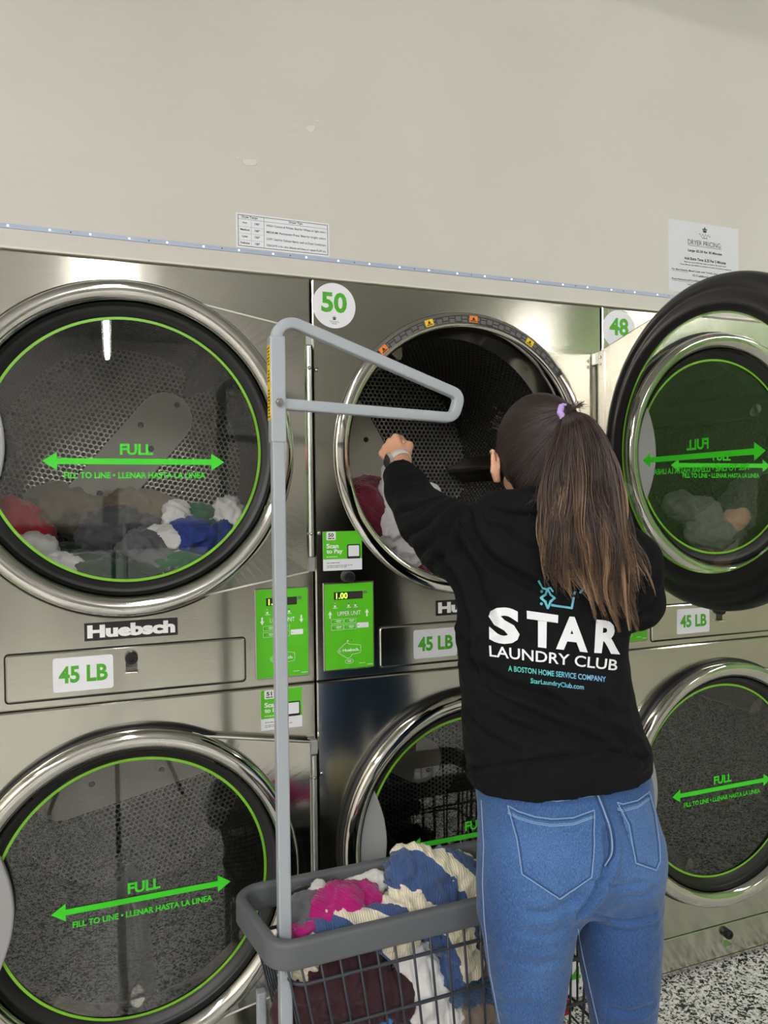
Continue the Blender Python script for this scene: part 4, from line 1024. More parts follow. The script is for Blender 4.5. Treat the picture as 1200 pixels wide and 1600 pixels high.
    xy[..., 0] += wob; D += dz[ci][:, None]*np.clip(v*3, 0, 1)+.006*np.clip(v*2, 0, 1)*np.cos(2*math.pi*fr[ci][:, None]*v+ph[ci][:, None])
    ray0 = _f+_r*(xy[..., :1]-600)/FPX-_u*(xy[..., 1:]-800)/FPX; P = CAM+ray0*D[..., None]
    tone = .16+.50*np.clip(v-.12, 0, 1)**1.3+.05*np.clip(v*4, 0, 1)+.78*(hl[ci][:, None]-.24)*np.clip((v-.06)*2.6, 0, 1)+RNG.normal(0, .10, (ns, 1))
    rad = .00080*np.clip(1.15-np.linspace(0, 1, k)**3, .25, 1)[None, :]*RNG.uniform(.7, 1.25, (ns, 1))
    tag(strands('ponytail_strands', P, rad, tone, pt), kind='stuff')
    # a few short hairs standing up at the tie and loose at the neck
    n2 = 90; P = np.zeros((n2, 10, 3)); w2 = np.linspace(0, 1, 10)
    for i in range(n2):
        a = at(886+RNG.normal(0, 4), 645, 1.365)
        if i < 45: b = at(906+RNG.normal(0, 7), 631+RNG.normal(0, 4), 1.36); c = at(900, 634, 1.35)
        elif i < 70: a = at(846+RNG.normal(0, 6), 770+RNG.normal(0, 10), 1.30); b = at(830+RNG.normal(0, 10), 800+RNG.normal(0, 14), 1.33); c = at(834, 775, 1.30)
        else: a = at(780+RNG.normal(0, 3), 660+RNG.normal(0, 14), 1.45); b = a+np.array(RNG.normal(0, .008, 3)); c = a+_u*.008-_r*.01
        P[i] = ((1-w2)**2)[:, None]*a+(2*w2*(1-w2))[:, None]*c+(w2**2)[:, None]*b
    tag(strands('loose_hairs', P, np.full((n2, 10), .0005), np.full((n2, 10), .25), hair), kind='stuff')
    # lilac hair tie
    O = at(884, 648, 1.368); ax = (at(900, 641, 1.352)-O); ax /= np.linalg.norm(ax); e1 = np.cross(ax, [0, 0, 1]); e1 /= np.linalg.norm(e1); e2 = np.cross(ax, e1)
    mb = MB(); pth = [O+e1*.0165*math.cos(a)+e2*.0165*math.sin(a)+ax*.0015*math.sin(7*a) for a in np.linspace(0, 6.2832, 49)[:-1]]
    mb.tube(pth, .006, 10, True, rad=[.0058+.0008*math.sin(i*2.6) for i in range(48)]); mb.obj('hair_tie', cloth_mat('lilac_elastic', srgb(186, 160, 222), .8), hair, True)
build_hair()

# ------------------------------------------------------------------ laundry cart
ZR = .65
M_BUMP = mat('grey_bumper', srgb(92, 95, 99), .5); N(M_BUMP).bump(N(M_BUMP).noise(N(M_BUMP).coord('Object'), 70, 2), .12, .002)
M_WIRE = mat('coated_wire', srgb(50, 55, 63), .38); M_POLE = mat('grey_enamel', srgb(164, 170, 177), .34)
cart = empty('laundry_cart', (.16, -.32, 0), label='wire laundry cart with grey bumper rim and tall hanger pole, full of clothes', cat='cart')
off = -np.array((.16, -.32, 0))
def cpart(mb, name, m, par=cart, smooth=True, angle=None): 
    mb.v = [tuple(np.array(v)+off) for v in mb.v]; return mb.obj(name, m, par, smooth, angle)
RIM = [(-.199, -.437), (.600, -.428), (.600, -.200), (-.243, -.205)]
def round_poly(P, r, n=8):
    o = []; P = [np.array(p) for p in P]; k = len(P)
    for i in range(k):
        a = (P[i-1]-P[i])/np.linalg.norm(P[i-1]-P[i]); b = (P[(i+1) % k]-P[i])/np.linalg.norm(P[(i+1) % k]-P[i])
        half = math.acos(np.clip(a@b, -1, 1))/2; L = r/math.tan(half); c = P[i]+(a+b)/np.linalg.norm(a+b)*r/math.sin(half); s, e = P[i]+a*L-c, P[i]+b*L-c
        a0 = math.atan2(s[1], s[0]); a1 = math.atan2(e[1], e[0]); da = (a1-a0+math.pi) % (2*math.pi)-math.pi
        o += [c+r*np.array((math.cos(a0+da*j/n), math.sin(a0+da*j/n))) for j in range(n+1)]
    return o
def sweep2(path, prof, z):
    """closed plan path, section (outward, up)"""
    P = np.array(path); n = len(P); k = len(prof); V = []; F = []
    for i in range(n):
        t = P[(i+1) % n]-P[i-1]; t /= np.linalg.norm(t); o = np.array((t[1], -t[0]))
        for a, b in prof: V.append((P[i][0]+o[0]*a, P[i][1]+o[1]*a, z+b))
    for i in range(n):
        for j in range(k): F.append((i*k+j, ((i+1) % n)*k+j, ((i+1) % n)*k+(j+1) % k, i*k+(j+1) % k))
    return MB().add(V, F)
rim_path = []
for a, b in zip(RIM, RIM[1:]+RIM[:1]): pass
rim_path = round_poly(RIM, .045)
dd_ = []
for i in range(len(rim_path)):
    a, b = rim_path[i], rim_path[(i+1) % len(rim_path)]; L = np.linalg.norm(b-a); kk = max(1, int(L/.03)); dd_ += [a+(b-a)*j/kk for j in range(kk)]
prof = [(x, z) for x, z in rrect(-.012, .012, -.052, .004, .009, 4)]
cpart(sweep2(dd_, prof, ZR), 'bumper_rim', M_BUMP)
ins = lambda t: [np.array((p[0]+(.17-p[0])*t*(1 if p[0] < 0 else .12), p[1]*(1-t)-.318*t)) for p in RIM]
def ring_at(z):
    t = .05+.22*(ZR-z)/.42; return round_poly(ins(t), .03, 5)
for z in (.556, .452, .345, .235):
    cpart(MB().tube([(p[0], p[1], z) for p in ring_at(z)], .0038, 8, True), 'hoop_wire', M_WIRE)
def upright(f, side):
    top, bot = ins(.05), ins(.05+.22); a, b = side
    p = top[a]*(1-f)+top[b]*f; q = bot[a]*(1-f)+bot[b]*f; cpart(MB().tube([(p[0], p[1], ZR-.02), (q[0], q[1], .235)], .0027, 6), 'upright_wire', M_WIRE)
for i in range(19): upright((i+.6)/19.8, (0, 1)); upright((i+.6)/19.8, (3, 2))
for i in range(10): upright((i+.5)/10, (3, 0))
for i in range(6): upright((i+.5)/6, (1, 2))
bt = ins(.27)
for i in range(9):
    f = (i+.5)/9; p, q = bt[0]*(1-f)+bt[1]*f, bt[3]*(1-f)+bt[2]*f; cpart(MB().tube([(p[0], p[1], .235), (q[0], q[1], .235)], .0027, 6), 'floor_wire', M_WIRE)
mb = MB(); mb.box(-.12, .54, -.39, -.365, .15, .175, .003); mb.box(-.12, .54, -.27, -.245, .15, .175, .003); mb.box(-.145, -.12, -.39, -.245, .15, .175, .003); mb.box(.54, .565, -.39, -.245, .15, .175, .003); cpart(mb, 'base_frame', M_POLE, smooth=False)
for x, y in ((-.1325, -.378), (-.1325, -.258), (.5525, -.378), (.5525, -.258)):
    w1 = cpart(MB().tube([(x, y-.012, .055), (x, y+.012, .055)], .05, 20), 'caster', M_DARK, smooth=False); cpart(MB().box(x-.012, x+.012, y-.02, y-.013, .05, .155).box(x-.012, x+.012, y+.013, y+.02, .05, .155).box(x-.012, x+.012, y-.02, y+.02, .12, .155), 'caster_fork', M_POLE, w1, False)
cpart(MB().box(-.194, -.174, -.196, -.174, .15, .402, .003), 'frame_post', M_POLE, smooth=False); cpart(MB().box(-.212, -.135, -.270, -.176, .15, .172, .003), 'post_bracket', M_POLE, smooth=False)
# pole, sleeve and hanger loop
PX, PY = -.1725, -.385
cpart(MB().box(PX-.0125, PX+.0125, PY-.0125, PY+.0125, .16, 1.64, .003), 'pole', M_POLE, smooth=False)
sl = cpart(MB().box(PX-.0150, PX+.0150, PY-.0150, PY+.0150, 1.606, 1.812, .003), 'pole_sleeve', M_POLE, smooth=False)
cpart(MB().box(PX-.0158, PX-.0149, PY-.0130, PY+.0130, 1.650, 1.795), 'warning_label', M_YELLOW, sl, False)
mb = MB()
for i in range(22):
    z = 1.655+i*.0063
    if i not in (9, 10, 15): mb.box(PX-.0161, PX-.0157, PY-.0105+.001*(i*7 % 3), PY+.0105-.003*(i*5 % 3), z, z+.0025)
tag(cpart(mb, 'label_print', M_INK, sl, False), kind='stuff')
mb = MB(); mb.tube([(PX+.001, PY-.0145, 1.683), (PX+.001, PY-.021, 1.683)], .0085, 6); mb.tube([(PX+.001, PY-.02, 1.683), (PX+.001, PY-.027, 1.683)], .0045, 10); cpart(mb, 'bolt', M_SCREW, sl, False)
def loop_path():
    K = [(PX, 1.80), (PX, 1.853), (.222, 1.7135), (.206, 1.665), (PX, 1.6815)]; R = [0, .032, .018, .022, 0]; o = [np.array(K[0])]
    for i in range(1, 4):
        p = np.array(K[i]); a = np.array(K[i-1])-p; b = np.array(K[i+1])-p; a /= np.linalg.norm(a); b /= np.linalg.norm(b)
        half = math.acos(np.clip(a@b, -1, 1))/2; L = min(R[i]/math.tan(half), .1); r = L*math.tan(half); c = p+(a+b)/np.linalg.norm(a+b)*r/math.sin(half); s, e = p+a*L-c, p+b*L-c
        a0 = math.atan2(s[1], s[0]); a1 = math.atan2(e[1], e[0]); da = (a1-a0+math.pi) % (2*math.pi)-math.pi
        o += [c+r*np.array((math.cos(a0+da*j/9), math.sin(a0+da*j/9))) for j in range(10)]
    return o+[np.array(K[-1])+[.013, 0]]
lp = loop_path(); V = []; F = []; sec = rrect(-.0108, .0108, -.0108, .0108, .0035, 3); k = len(sec)
for i, p in enumerate(lp):
    t = np.array(lp[min(i+1, len(lp)-1)])-np.array(lp[max(i-1, 0)]); t /= np.linalg.norm(t); o = np.array((t[1], -t[0]))
    V += [(p[0]+o[0]*a, PY+b, p[1]+o[1]*a) for a, b in sec]
for i in range(len(lp)-1): F += [(i*k+j, i*k+(j+1) % k, (i+1)*k+(j+1) % k, (i+1)*k+j) for j in range(k)]
cpart(MB().add(V, F+[tuple(range(k))[::-1], tuple((len(lp)-1)*k+j for j in range(k))]), 'hanger_loop', M_POLE, smooth=True, angle=.6)

# ------------------------------------------------------------------ garments
def stripe_mat():
    m = mat('striped_knit', (1, 1, 1, 1), .9, 0, .2, sheen=.25); n = N(m)
    wv = n.new('ShaderNodeTexWave', wave_type='BANDS', bands_direction='DIAGONAL'); wv.inputs['Scale'].default_value = 3.6; wv.inputs['Distortion'].default_value = 5.0; wv.inputs['Detail'].default_value = 2; wv.inputs['Detail Scale'].default_value = 1.3
    c = n.new('ShaderNodeTexCoord'); n.link(c.outputs['Object'], wv.inputs['Vector'])
    n.link(n.ramp(wv.outputs['Fac'], [(0, srgb(62, 86, 132)), (.49, srgb(70, 96, 142)), (.51, srgb(232, 222, 198)), (1, srgb(238, 230, 208))], 'CONSTANT'), n.b.inputs['Base Color'])
    rb = n.new('ShaderNodeTexWave', wave_type='BANDS', bands_direction='X'); rb.inputs['Scale'].default_value = 60; rb.inputs['Distortion'].default_value = 2.5; n.link(c.outputs['Object'], rb.inputs['Vector'])
    n.bump(rb.outputs['Fac'], .5, .003); return m
def knit_mat(name, col):
    m = mat(name, col, .9, 0, .2, sheen=.3); n = N(m); c = n.new('ShaderNodeTexCoord')
    rb = n.new('ShaderNodeTexWave', wave_type='BANDS', bands_direction='DIAGONAL'); rb.inputs['Scale'].default_value = 55; rb.inputs['Distortion'].default_value = 3; n.link(c.outputs['Object'], rb.inputs['Vector'])
    n.bump(rb.outputs['Fac'], .6, .003); return m
def garment(name, label, blobs, m, seed=1, fold=.010, scale=9., k=.02, h=.006, group=None, fine=.004, aniso=(1, 1, .4), rolls=10):
    """crumpled cloth: blobs of (px, py, Y, rx, ry, rz) joined, wrapped in rolled folds and creased"""
    B = [(on_y(px, py, Y), np.array((rx, ry, rz))) for px, py, Y, rx, ry, rz in blobs]; I = np.eye(3)
    rg = np.random.default_rng(seed); RL = []
    for _ in range(rolls):
        c, r = B[rg.integers(len(B))]; d0 = rg.normal(size=3); d0[1] = -abs(d0[1]); d0[2] = abs(d0[2])*.8-.15; d0 /= np.linalg.norm(d0); d1 = np.cross(d0, rg.normal(size=3)); d1 /= np.linalg.norm(d1)
        L = rg.uniform(.5, 1.2); w_ = rg.normal(0, .25); P = []
        for t in np.linspace(-L, L, 6):
            d = d0*math.cos(t)+d1*math.sin(t)+np.cross(d0, d1)*w_*t*t; d /= np.linalg.norm(d); P.append(c+d*r*.93)
        rr = min(r)*rg.uniform(.16, .30); RL.append((P, [rr*.5, rr*.9, rr, rr*1.05, rr*.8, rr*.4]))
    def f(p):
        d = None
        for c, r in B: e = ellip(p, c, I, r); d = e if d is None else smin(d, e, k)
        for P, q in RL: d = smin(d, chain(p, P, q, .004), .005)
        return d
    pts = np.array([c for c, _ in B]); mr = max([max(r) for _, r in B])+.035
    V, Q = sdf_surface(f, pts.min(0)-mr, pts.max(0)+mr, h); V = relax(V, Q, 1, .3); Nn = vnormals(V, Q)
    R, _ = np.linalg.qr(rg.normal(size=(3, 3))); o = rg.uniform(-50, 50, 3); U = (V@R)*np.array(aniso)*scale*3.6+o
    D = np.zeros(len(V))
    for i, u in enumerate(U):
        v = Vector(u); w_ = noise.noise_vector(v*.7)*.8; a = noise.noise(v+w_); b = noise.noise((v+w_)*2.1+Vector((7, 3, 1))); c_ = noise.noise((v+w_)*4.3)
        D[i] = .95*fold*((.5-2.2*abs(a))+.5*(.4-1.8*abs(b))+.22*(.4-1.8*abs(c_)))
    V = V+Nn*D[:, None]; V = relax(V, Q, 1, .25)
    if fine: V = add_noise(V, vnormals(V, Q), fine*.5, 45, 2, seed)
    c = V.mean(0); c[2] = V[:, 2].min(); me = mesh_fast(name, V-c, Q, m)
    return tag(link(name, me, loc=tuple(c)), label, 'clothes', group)
M_STRIPE = stripe_mat(); M_MAG = knit_mat('magenta_knit', srgb(178, 22, 116)); M_GRY = cloth_mat('grey_jersey', srgb(104, 104, 108)); M_WHT = cloth_mat('white_cotton', srgb(232, 230, 228), .85, .2)
M_PLUM = cloth_mat('plum_jersey', srgb(62, 38, 44), .8, .12); M_BLUB = cloth_mat('bright_blue_cotton', srgb(60, 130, 214)); M_NAVY = knit_mat('blue_knit', srgb(62, 84, 116)); M_DEN2 = cloth_mat('dark_denim_cloth', srgb(58, 78, 116))
M_BEIGE = cloth_mat('taupe_cloth', srgb(146, 130, 120)); M_CREAMK = knit_mat('cream_knit', srgb(226, 214, 192)); M_BLK = cloth_mat('black_cloth', srgb(26, 26, 28)); M_MAR = knit_mat('maroon_knit', srgb(104, 26, 48)); M_RED = cloth_mat('red_cloth', srgb(170, 30, 48))
M_GRN = cloth_mat('green_cloth', srgb(36, 96, 62)); M_DGRN = cloth_mat('dark_green_cloth', srgb(22, 52, 36)); M_RBLU = cloth_mat('royal_blue_fleece', srgb(46, 66, 138)); M_CHAR = cloth_mat('charcoal_cloth', srgb(84, 84, 88)); M_PALE = cloth_mat('pale_grey_cotton', srgb(204, 200, 202), .85, .2); M_SAND = cloth_mat('sand_cloth', srgb(150, 138, 120))
GC = 'clothes heaped in the laundry cart'; G1 = 'clothes inside the left dryer'; G2 = 'clothes inside the open dryer'; G3 = 'clothes inside the rightmost dryer'
garment('striped_sweater', 'blue and cream striped knit sweater heaped on top of the cart', [(668, 1368, -.30, .085, .06, .055), (640, 1362, -.30, .05, .05, .055), (712, 1375, -.30, .07, .06, .05), (700, 1430, -.32, .085, .065, .06), (715, 1500, -.36, .055, .035, .06), (620, 1430, -.345, .06, .045, .04)], M_STRIPE, 11, .016, 8, .03, .0055, GC, .0025)
garment('striped_sleeve', 'striped blue and cream knit draped low along the cart front rim', [(600, 1445, -.375, .06, .03, .04), (530, 1435, -.36, .06, .035, .022), (490, 1452, -.35, .035, .03, .02), (625, 1470, -.385, .045, .02, .04)], M_STRIPE, 5, .008, 9, .03, .005, GC, .002)
garment('magenta_sweater', 'magenta ribbed sweater rolled up beside the hanger pole', [(530, 1413, -.32, .055, .05, .042), (565, 1405, -.30, .045, .045, .035), (505, 1430, -.34, .035, .035, .03), (478, 1452, -.365, .03, .02, .014)], M_MAG, 3, .011, 10, .02, .005, GC)
garment('grey_jersey', 'dark grey jersey at the left end of the cart', [(478, 1428, -.31, .05, .05, .04), (462, 1448, -.32, .035, .04, .035)], M_GRY, 8, .010, 12, .02, .0055, GC)
garment('white_sock', 'white cotton piece tucked behind the magenta sweater', [(560, 1388, -.245, .06, .03, .022), (585, 1382, -.25, .03, .03, .026), (497, 1392, -.26, .02, .03, .02)], M_WHT, 4, .008, 12, .02, .0055, GC)
garment('black_cloth', 'black cloth under the striped sweater at the back rim', [(500, 1400, -.235, .09, .025, .03), (600, 1412, -.27, .09, .04, .03), (740, 1380, -.235, .07, .025, .05)], M_BLK, 6, .010, 12, .02, .007, GC)
garment('plum_shirt', 'plum brown shirt pressed against the front wires of the cart', [(520, 1535, -.365, .11, .035, .05), (575, 1560, -.365, .09, .035, .05), (470, 1575, -.34, .06, .04, .06), (540, 1500, -.35, .08, .04, .04), (625, 1565, -.37, .03, .02, .045)], M_PLUM, 9, .012, 8, .03, .006, GC)
garment('white_sweater', 'white ribbed sweater behind the front wires right of the plum shirt', [(650, 1510, -.345, .05, .04, .06), (665, 1560, -.355, .05, .035, .06), (690, 1590, -.35, .05, .035, .04)], M_WHT, 12, .010, 9, .03, .006, GC)
garment('cream_sweater', 'cream knit showing at the left front corner below the rim', [(466, 1518, -.352, .04, .03, .026), (478, 1505, -.35, .03, .03, .03)], M_CREAMK, 13, .006, 10, .02, .006, GC)
garment('blue_cloth', 'small bright blue cloth under the plum shirt', [(600, 1580, -.36, .042, .025, .020), (560, 1590, -.355, .03, .02, .015)], M_BLUB, 14, .008, 14, .02, .0055, GC)
garment('blue_jeans_bundle', 'dark denim bundle at the bottom of the cart below the bright blue cloth', [(570, 1612, -.34, .09, .045, .03), (640, 1608, -.345, .05, .04, .025)], M_DEN2, 15, .009, 10, .02, .007, GC)
garment('blue_jumper', 'slate blue knit jumper between the striped sweater and the leg', [(715, 1545, -.335, .065, .045, .035), (745, 1540, -.325, .04, .04, .035)], M_NAVY, 16, .009, 10, .02, .006, GC)
garment('taupe_shirt', 'taupe shirt low at the right of the cart', [(735, 1580, -.345, .06, .035, .03), (765, 1590, -.33, .05, .04, .03)], M_BEIGE, 17, .009, 12, .02, .007, GC)
garment('red_cloth', 'red cloth at the bottom right end of the cart', [(740, 1612, -.335, .05, .04, .02), (872, 1572, -.29, .03, .03, .022), (800, 1600, -.30, .08, .04, .02)], M_RED, 18, .006, 12, .03, .008, GC)
garment('patterned_shirt', 'grey patterned shirt near the right front wires of the cart', [(758, 1490, -.335, .03, .03, .05), (800, 1500, -.30, .08, .05, .05)], cloth_mat('speckled_grey', srgb(120, 112, 112), .9, .2, 300, .3, .4), 19, .008, 12, .03, .007, GC)
garment('cart_filling', 'dark mixed clothes filling the bottom of the cart', [(520, 1600, -.30, .12, .06, .10), (640, 1560, -.29, .12, .06, .12), (760, 1520, -.28, .12, .05, .12), (560, 1500, -.275, .14, .05, .09)], M_BLK, 20, .012, 8, .04, .009, GC)
# inside the upper left dryer
garment('charcoal_shirt', 'charcoal shirt crumpled behind the left glass', [(160, 842, .30, .07, .07, .05), (185, 820, .32, .06, .07, .05), (150, 815, .30, .03, .05, .03)], M_CHAR, 31, .014, 10, .02, .007, G1)
garment('grey_shirt', 'grey shirt heaped in the middle of the left upper drum', [(225, 860, .26, .075, .06, .055), (250, 880, .24, .05, .05, .04), (215, 830, .34, .06, .06, .05)], M_GRY, 32, .012, 10, .02, .007, G1)
garment('white_shirt', 'white shirt between the grey shirt and the blue sweatshirt', [(265, 850, .27, .05, .05, .05), (278, 815, .32, .04, .05, .06), (240, 833, .30, .03, .04, .02)], M_WHT, 33, .012, 11, .02, .006, G1)
garment('blue_sweatshirt', 'royal blue sweatshirt with a wide collar behind the left glass', [(310, 845, .27, .085, .06, .055), (290, 838, .27, .05, .05, .05), (335, 835, .29, .05, .05, .04)], M_RBLU, 34, .013, 9, .02, .0065, G1)
garment('green_shirt', 'green shirt behind the blue sweatshirt', [(305, 805, .36, .06, .06, .035), (345, 835, .33, .06, .05, .04), (280, 880, .24, .10, .06, .035)], M_GRN, 35, .010, 10, .02, .007, G1)
garment('white_towel', 'white towel at the right edge of the left upper drum', [(345, 808, .36, .08, .05, .03), (358, 800, .36, .04, .04, .05), (368, 825, .34, .05, .04, .035)], M_WHT, 36, .013, 11, .02, .0065, G1)
garment('white_cloth', 'small white cloth at the lower left of the drum', [(105, 886, .19, .045, .04, .025), (92, 876, .2, .03, .03, .02)], M_WHT, 37, .010, 14, .02, .006, G1)
garment('pale_sheet', 'pale sheet by the left rim of the drum', [(40, 850, .24, .07, .06, .03), (70, 858, .24, .035, .05, .025)], M_WHT, 38, .010, 10, .02, .007, G1)
garment('red_shirt', 'red shirt at the far left of the left drum', [(15, 812, .28, .07, .06, .06), (55, 835, .3, .05, .05, .03)], M_RED, 39, .010, 10, .02, .008, G1)
garment('dark_green_towel', 'dark green towel spread along the bottom of the left upper drum', [(150, 885, .25, .13, .10, .04), (240, 905, .22, .13, .09, .035), (120, 870, .34, .10, .08, .04)], M_DGRN, 40, .012, 8, .03, .008, G1)
garment('sand_sheet', 'sand coloured sheet draped at the back of the left upper drum', [(215, 800, .52, .10, .06, .07), (150, 810, .54, .10, .06, .06), (255, 810, .5, .06, .06, .06), (90, 790, .56, .09, .06, .07)], M_SAND, 41, .014, 7, .03, .009, G1)
# inside the open dryer
garment('maroon_sweater', 'maroon ribbed sweater lying in the open drum', [(566, 785, .13, .075, .07, .065), (580, 815, .13, .06, .06, .055), (572, 765, .17, .06, .07, .04)], M_MAR, 51, .010, 7, .02, .006, G2)
garment('maroon_cloth', 'dark red cloth at the bottom of the open drum', [(655, 888, .13, .07, .05, .022), (700, 895, .16, .10, .07, .03)], M_MAR, 52, .008, 10, .02, .007, G2)
H = PI_['hand']; fist = H(.075, 0, -.028)
def held():
    P = [fist, on_y(610, 735, .05), on_y(612, 775, .085), on_y(618, 815, .10), on_y(640, 858, .10)]
    def f(p):
        d = chain(p, [H(.092, .010, -.030), fist, H(.055, -.02, -.045), P[1]], [.010, .012, .014, .018], .01)
        d = smin(d, chain(p, P[1:], [.018, .034, .050, .048], .03), .02); d = smin(d, cone(p, P[3], on_y(660, 845, .13), .05, .05), .03)
        d = smin(d, cone(p, H(.088, .018, -.03), H(.10, .022, -.036), .006, .008), .004); return d
    V, Q = sdf_surface(f, np.array((.0, -.12, 1.20)), np.array((.42, .25, 1.74)), .0045); Nn = vnormals(V, Q)
    o = Vector((3.3, 8, 1)); D = []
    for v in V:
        q = Vector((v[0]*34, v[1]*34, v[2]*17))+o; w_ = noise.noise_vector(q*.6)*.5; a = noise.noise(q+w_); b = noise.noise((q+w_)*2.4); am = .019*min(1, max(.15, (1.60-v[2])/.12)); D.append(am*((.5-2*abs(a))+.5*(.4-1.7*abs(b))))
    V = V+Nn*np.array(D)[:, None]; V = relax(V, Q, 1, .3); V = add_noise(V, vnormals(V, Q), .002, 60, 2)
    c = V.mean(0); c[2] = V[:, 2].min(); return tag(link('white_garment', mesh_fast('white_garment', V-c, Q, M_PALE), loc=tuple(c)), 'pale crumpled garment being pulled from the open dryer by the hand', 'clothes')
held()
garment('white_cotton', 'white cloth showing behind the sleeve in the open drum', [(668, 768, .40, .04, .06, .03), (700, 800, .36, .07, .07, .03), (720, 835, .34, .09, .08, .05), (700, 850, .36, .09, .09, .07), (715, 890, .34, .12, .10, .06)], M_WHT, 53, .006, 10, .02, .007, G2)
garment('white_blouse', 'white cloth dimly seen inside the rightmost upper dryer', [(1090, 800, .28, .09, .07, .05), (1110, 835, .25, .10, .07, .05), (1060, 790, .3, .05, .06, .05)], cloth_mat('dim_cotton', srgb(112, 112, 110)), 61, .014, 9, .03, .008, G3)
garment('peach_cloth', 'peach cloth dimly seen inside the rightmost upper dryer', [(1150, 815, .24, .06, .06, .045), (1175, 840, .24, .07, .06, .04)], cloth_mat('peach_cloth', srgb(206, 158, 132)), 62, .010, 10, .02, .008, G3)

# ------------------------------------------------------------------ wall notices and light strip
WY = -.004
n1 = MB().poly([(0, 0), (.2335, 0), (.2335, .0835), (0, .0835)], -.0008, .0008).obj('paper_notice', M_WHITE, None, loc=(-.1845, WY, 2.1075)); tag(n1, 'small laminated temperature table taped above the left dryer', 'notice')
mb = MB(); y = -.0012; frame2d(mb, .004, .2295, .004, .0795, .0012, y); quad2(mb, .067, .0677, .004, .0795, y); quad2(mb, .004, .2295, .069, .0696, y)
put_text(mb, 'Dryer Temps', .014, .052, .0708, .0776, y, .02); put_text(mb, 'Dryer Tips', .130, .164, .0708, .0776, y, .02)
for i, (a, b, c) in enumerate((('High', '190\u00b0', 'HIGH: Cottons & Whites. Best for Whites or light colors'), ('Medium', '160\u00b0', 'MEDIUM: Permanent Press. Best for bright colors'), ('Low', '150\u00b0', 'LOW: Used for Delicate fabrics, such as Down Comforters'), ('Delicate', '130\u00b0', 'DELICATE: is for ultra delicate and heavy or repeat FLUFF dry'))):
    z = .0575-.0160*i; put_text(mb, a, .010, .032, z, z+.0056, y, .02, True); put_text(mb, b, .042, .060, z, z+.0056, y, .02, True); put_text(mb, c, .074, .224, z-.001, z+.0056, y, .008)
    if i: quad2(mb, .004, .067, z+.0095, z+.0098, y)
quad2(mb, .036, .0363, .004, .069, y); mb.obj('table_print', M_INK, n1)
n2 = MB().poly([(0, 0), (.276, 0), (.276, .217), (0, .217)], -.0010, .0010).obj('paper_notice', mat('sheet_white', srgb(214, 216, 222), .6), None, loc=(1.117, WY, 2.117)); tag(n2, 'white price sheet on the wall above dryer 48', 'notice')
mb = MB(); y = -.0015; emblem(mb, .140, .190, .030, y); put_text(mb, 'DRYER PRICING:', .074, .206, .148, .163, y, .0); quad2(mb, .074, .206, .1445, .1455, y)
put_text(mb, 'Large: $2.50 for 30 Minutes', .074, .208, .124, .134, y, .03); put_text(mb, 'Add Extra Time: $.25 Per 5 Minutes', .060, .224, .099, .109, y, .03)
put_text(mb, 'Must use when BEFORE drying or before the dryer ends', .060, .224, .0905, .0955, y, .02); put_text(mb, 'Dryer Money only ADDS in minutes to a total of increase as expected', .044, .246, .082, .087, y, .02)
put_text(mb, 'For Best Results, Mixed Loads with Towels, Jeans, & Blankets', .012, .236, .063, .070, y, .02); quad2(mb, .012, .074, .0612, .0618, y); put_text(mb, '10-15 additional minutes', .092, .186, .051, .058, y, .02)
put_text(mb, 'Pure Waterproof/Comforters, Require extra drying and', .012, .236, .034, .041, y, .02); quad2(mb, .012, .094, .0322, .0328, y); put_text(mb, 'securely fit', .072, .120, .022, .028, y, .02); mb.obj('price_print', M_INK, n2)
led = tag(MB().box(0, 2.02, -.0022, 0, -.0048, .0048).obj('light_strip', mat('strip_tape', srgb(168, 180, 206), .4), None, loc=(-.88, WY, 2.1)), 'thin strip of small bluish lights along the wall above the dryers', 'light strip')
M_LED = mat('led_glow', (1, 1, 1, 1), .5, emit=(.66, .82, 1, 1), estr=1.9)
lm = MB().box(-.0019, .0019, -.0032, -.002, -.0017, .0017).mesh('led', M_LED); rm = MB().box(-.0012, .0012, -.0028, -.002, -.0012, .0012).mesh('resistor', M_DARK)
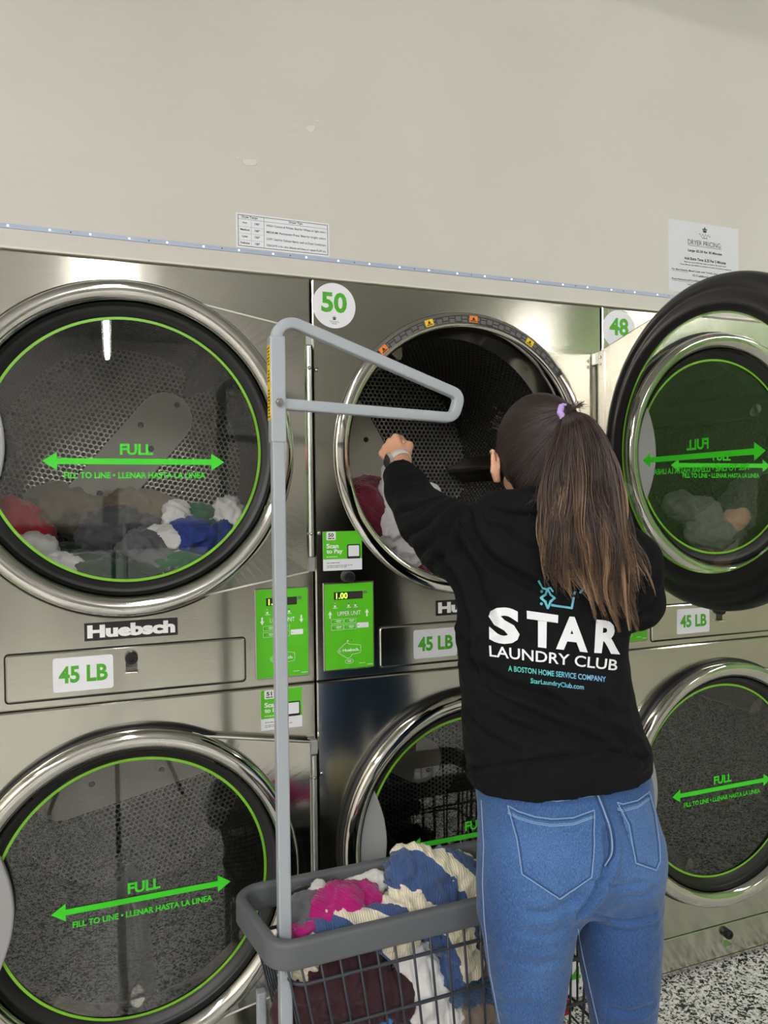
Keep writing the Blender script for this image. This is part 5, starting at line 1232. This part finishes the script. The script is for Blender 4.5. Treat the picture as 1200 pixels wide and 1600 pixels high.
for i in range(24):
    link('led', lm, led, (.033+.0835*i, 0, 0))
    if i % 2: link('resistor', rm, led, (.076+.0835*i, 0, .0))
# ------------------------------------------------------------------ the far side of the room, seen only in reflections
tp = empty('tripod', (float(CAM[0]), float(CAM[1])-.03, 0), label='black tripod holding the phone, mirrored in the dryer glass', cat='tripod')
MB().tube([(0, 0, .62), (0, 0, 1.37)], .011, 10).obj('centre_column', M_BLACK, tp, True)
for k in range(3):
    a = math.radians(90+120*k); MB().tube([(.02*math.cos(a), .02*math.sin(a), .80), (.36*math.cos(a), .36*math.sin(a), .008)], .010, 8).obj('leg', M_BLACK, tp, True)
MB().box(-.02, .02, -.015, .012, 1.36, 1.415, .004).obj('clamp', M_BLACK, tp)
pc = CAM-_f*.022-_r*.0-_u*.02; ph = MB().box(-.037, .037, -.004, .004, -.075, .075, .003).obj('phone', M_BLACK, None, loc=tuple(pc), rz=-YAW); tag(ph, 'black phone on the tripod, mirrored in the left dryer glass', 'phone')
WM = {}
WM['body'] = MB().box(-.37, .37, -.45, .45, 0, 1.05, .01).mesh('washer_body', mat('washer_grey', srgb(176, 176, 172), .35)); WM['top'] = MB().box(-.37, .37, -.46, .30, 1.05, 1.28, .01).mesh('washer_console', M_BLACK); WM['panel'] = MB().poly([(-.33, 1.08), (.33, 1.08), (.33, 1.25), (-.33, 1.25)], -.302).mesh('washer_panel', mat('washer_green', srgb(40, 110, 30), .4))
WM['ring'] = MB().lathe([(.25, -.451), (.25, -.50), (.19, -.51), (.18, -.47)], 0, .58, 40).mesh('washer_door', M_CHROME, True); WM['glass'] = MB().poly(disc(0, .58, .185), -.475).mesh('washer_glass', M_BLACK)
for i in range(9):
    wz = empty('washer', (-3.1+i*.78, -5.9, 0), math.pi, label='grey front-loading washer across the aisle, %s from the left wall' % ('first second third fourth fifth sixth seventh eighth ninth'.split()[i]), cat='washer', group='washers along the opposite wall')
    for nm, kk in (('washer_body', 'body'), ('washer_console', 'top'), ('washer_panel', 'panel'), ('washer_door', 'ring'), ('washer_glass', 'glass')): link(nm, WM[kk], wz)
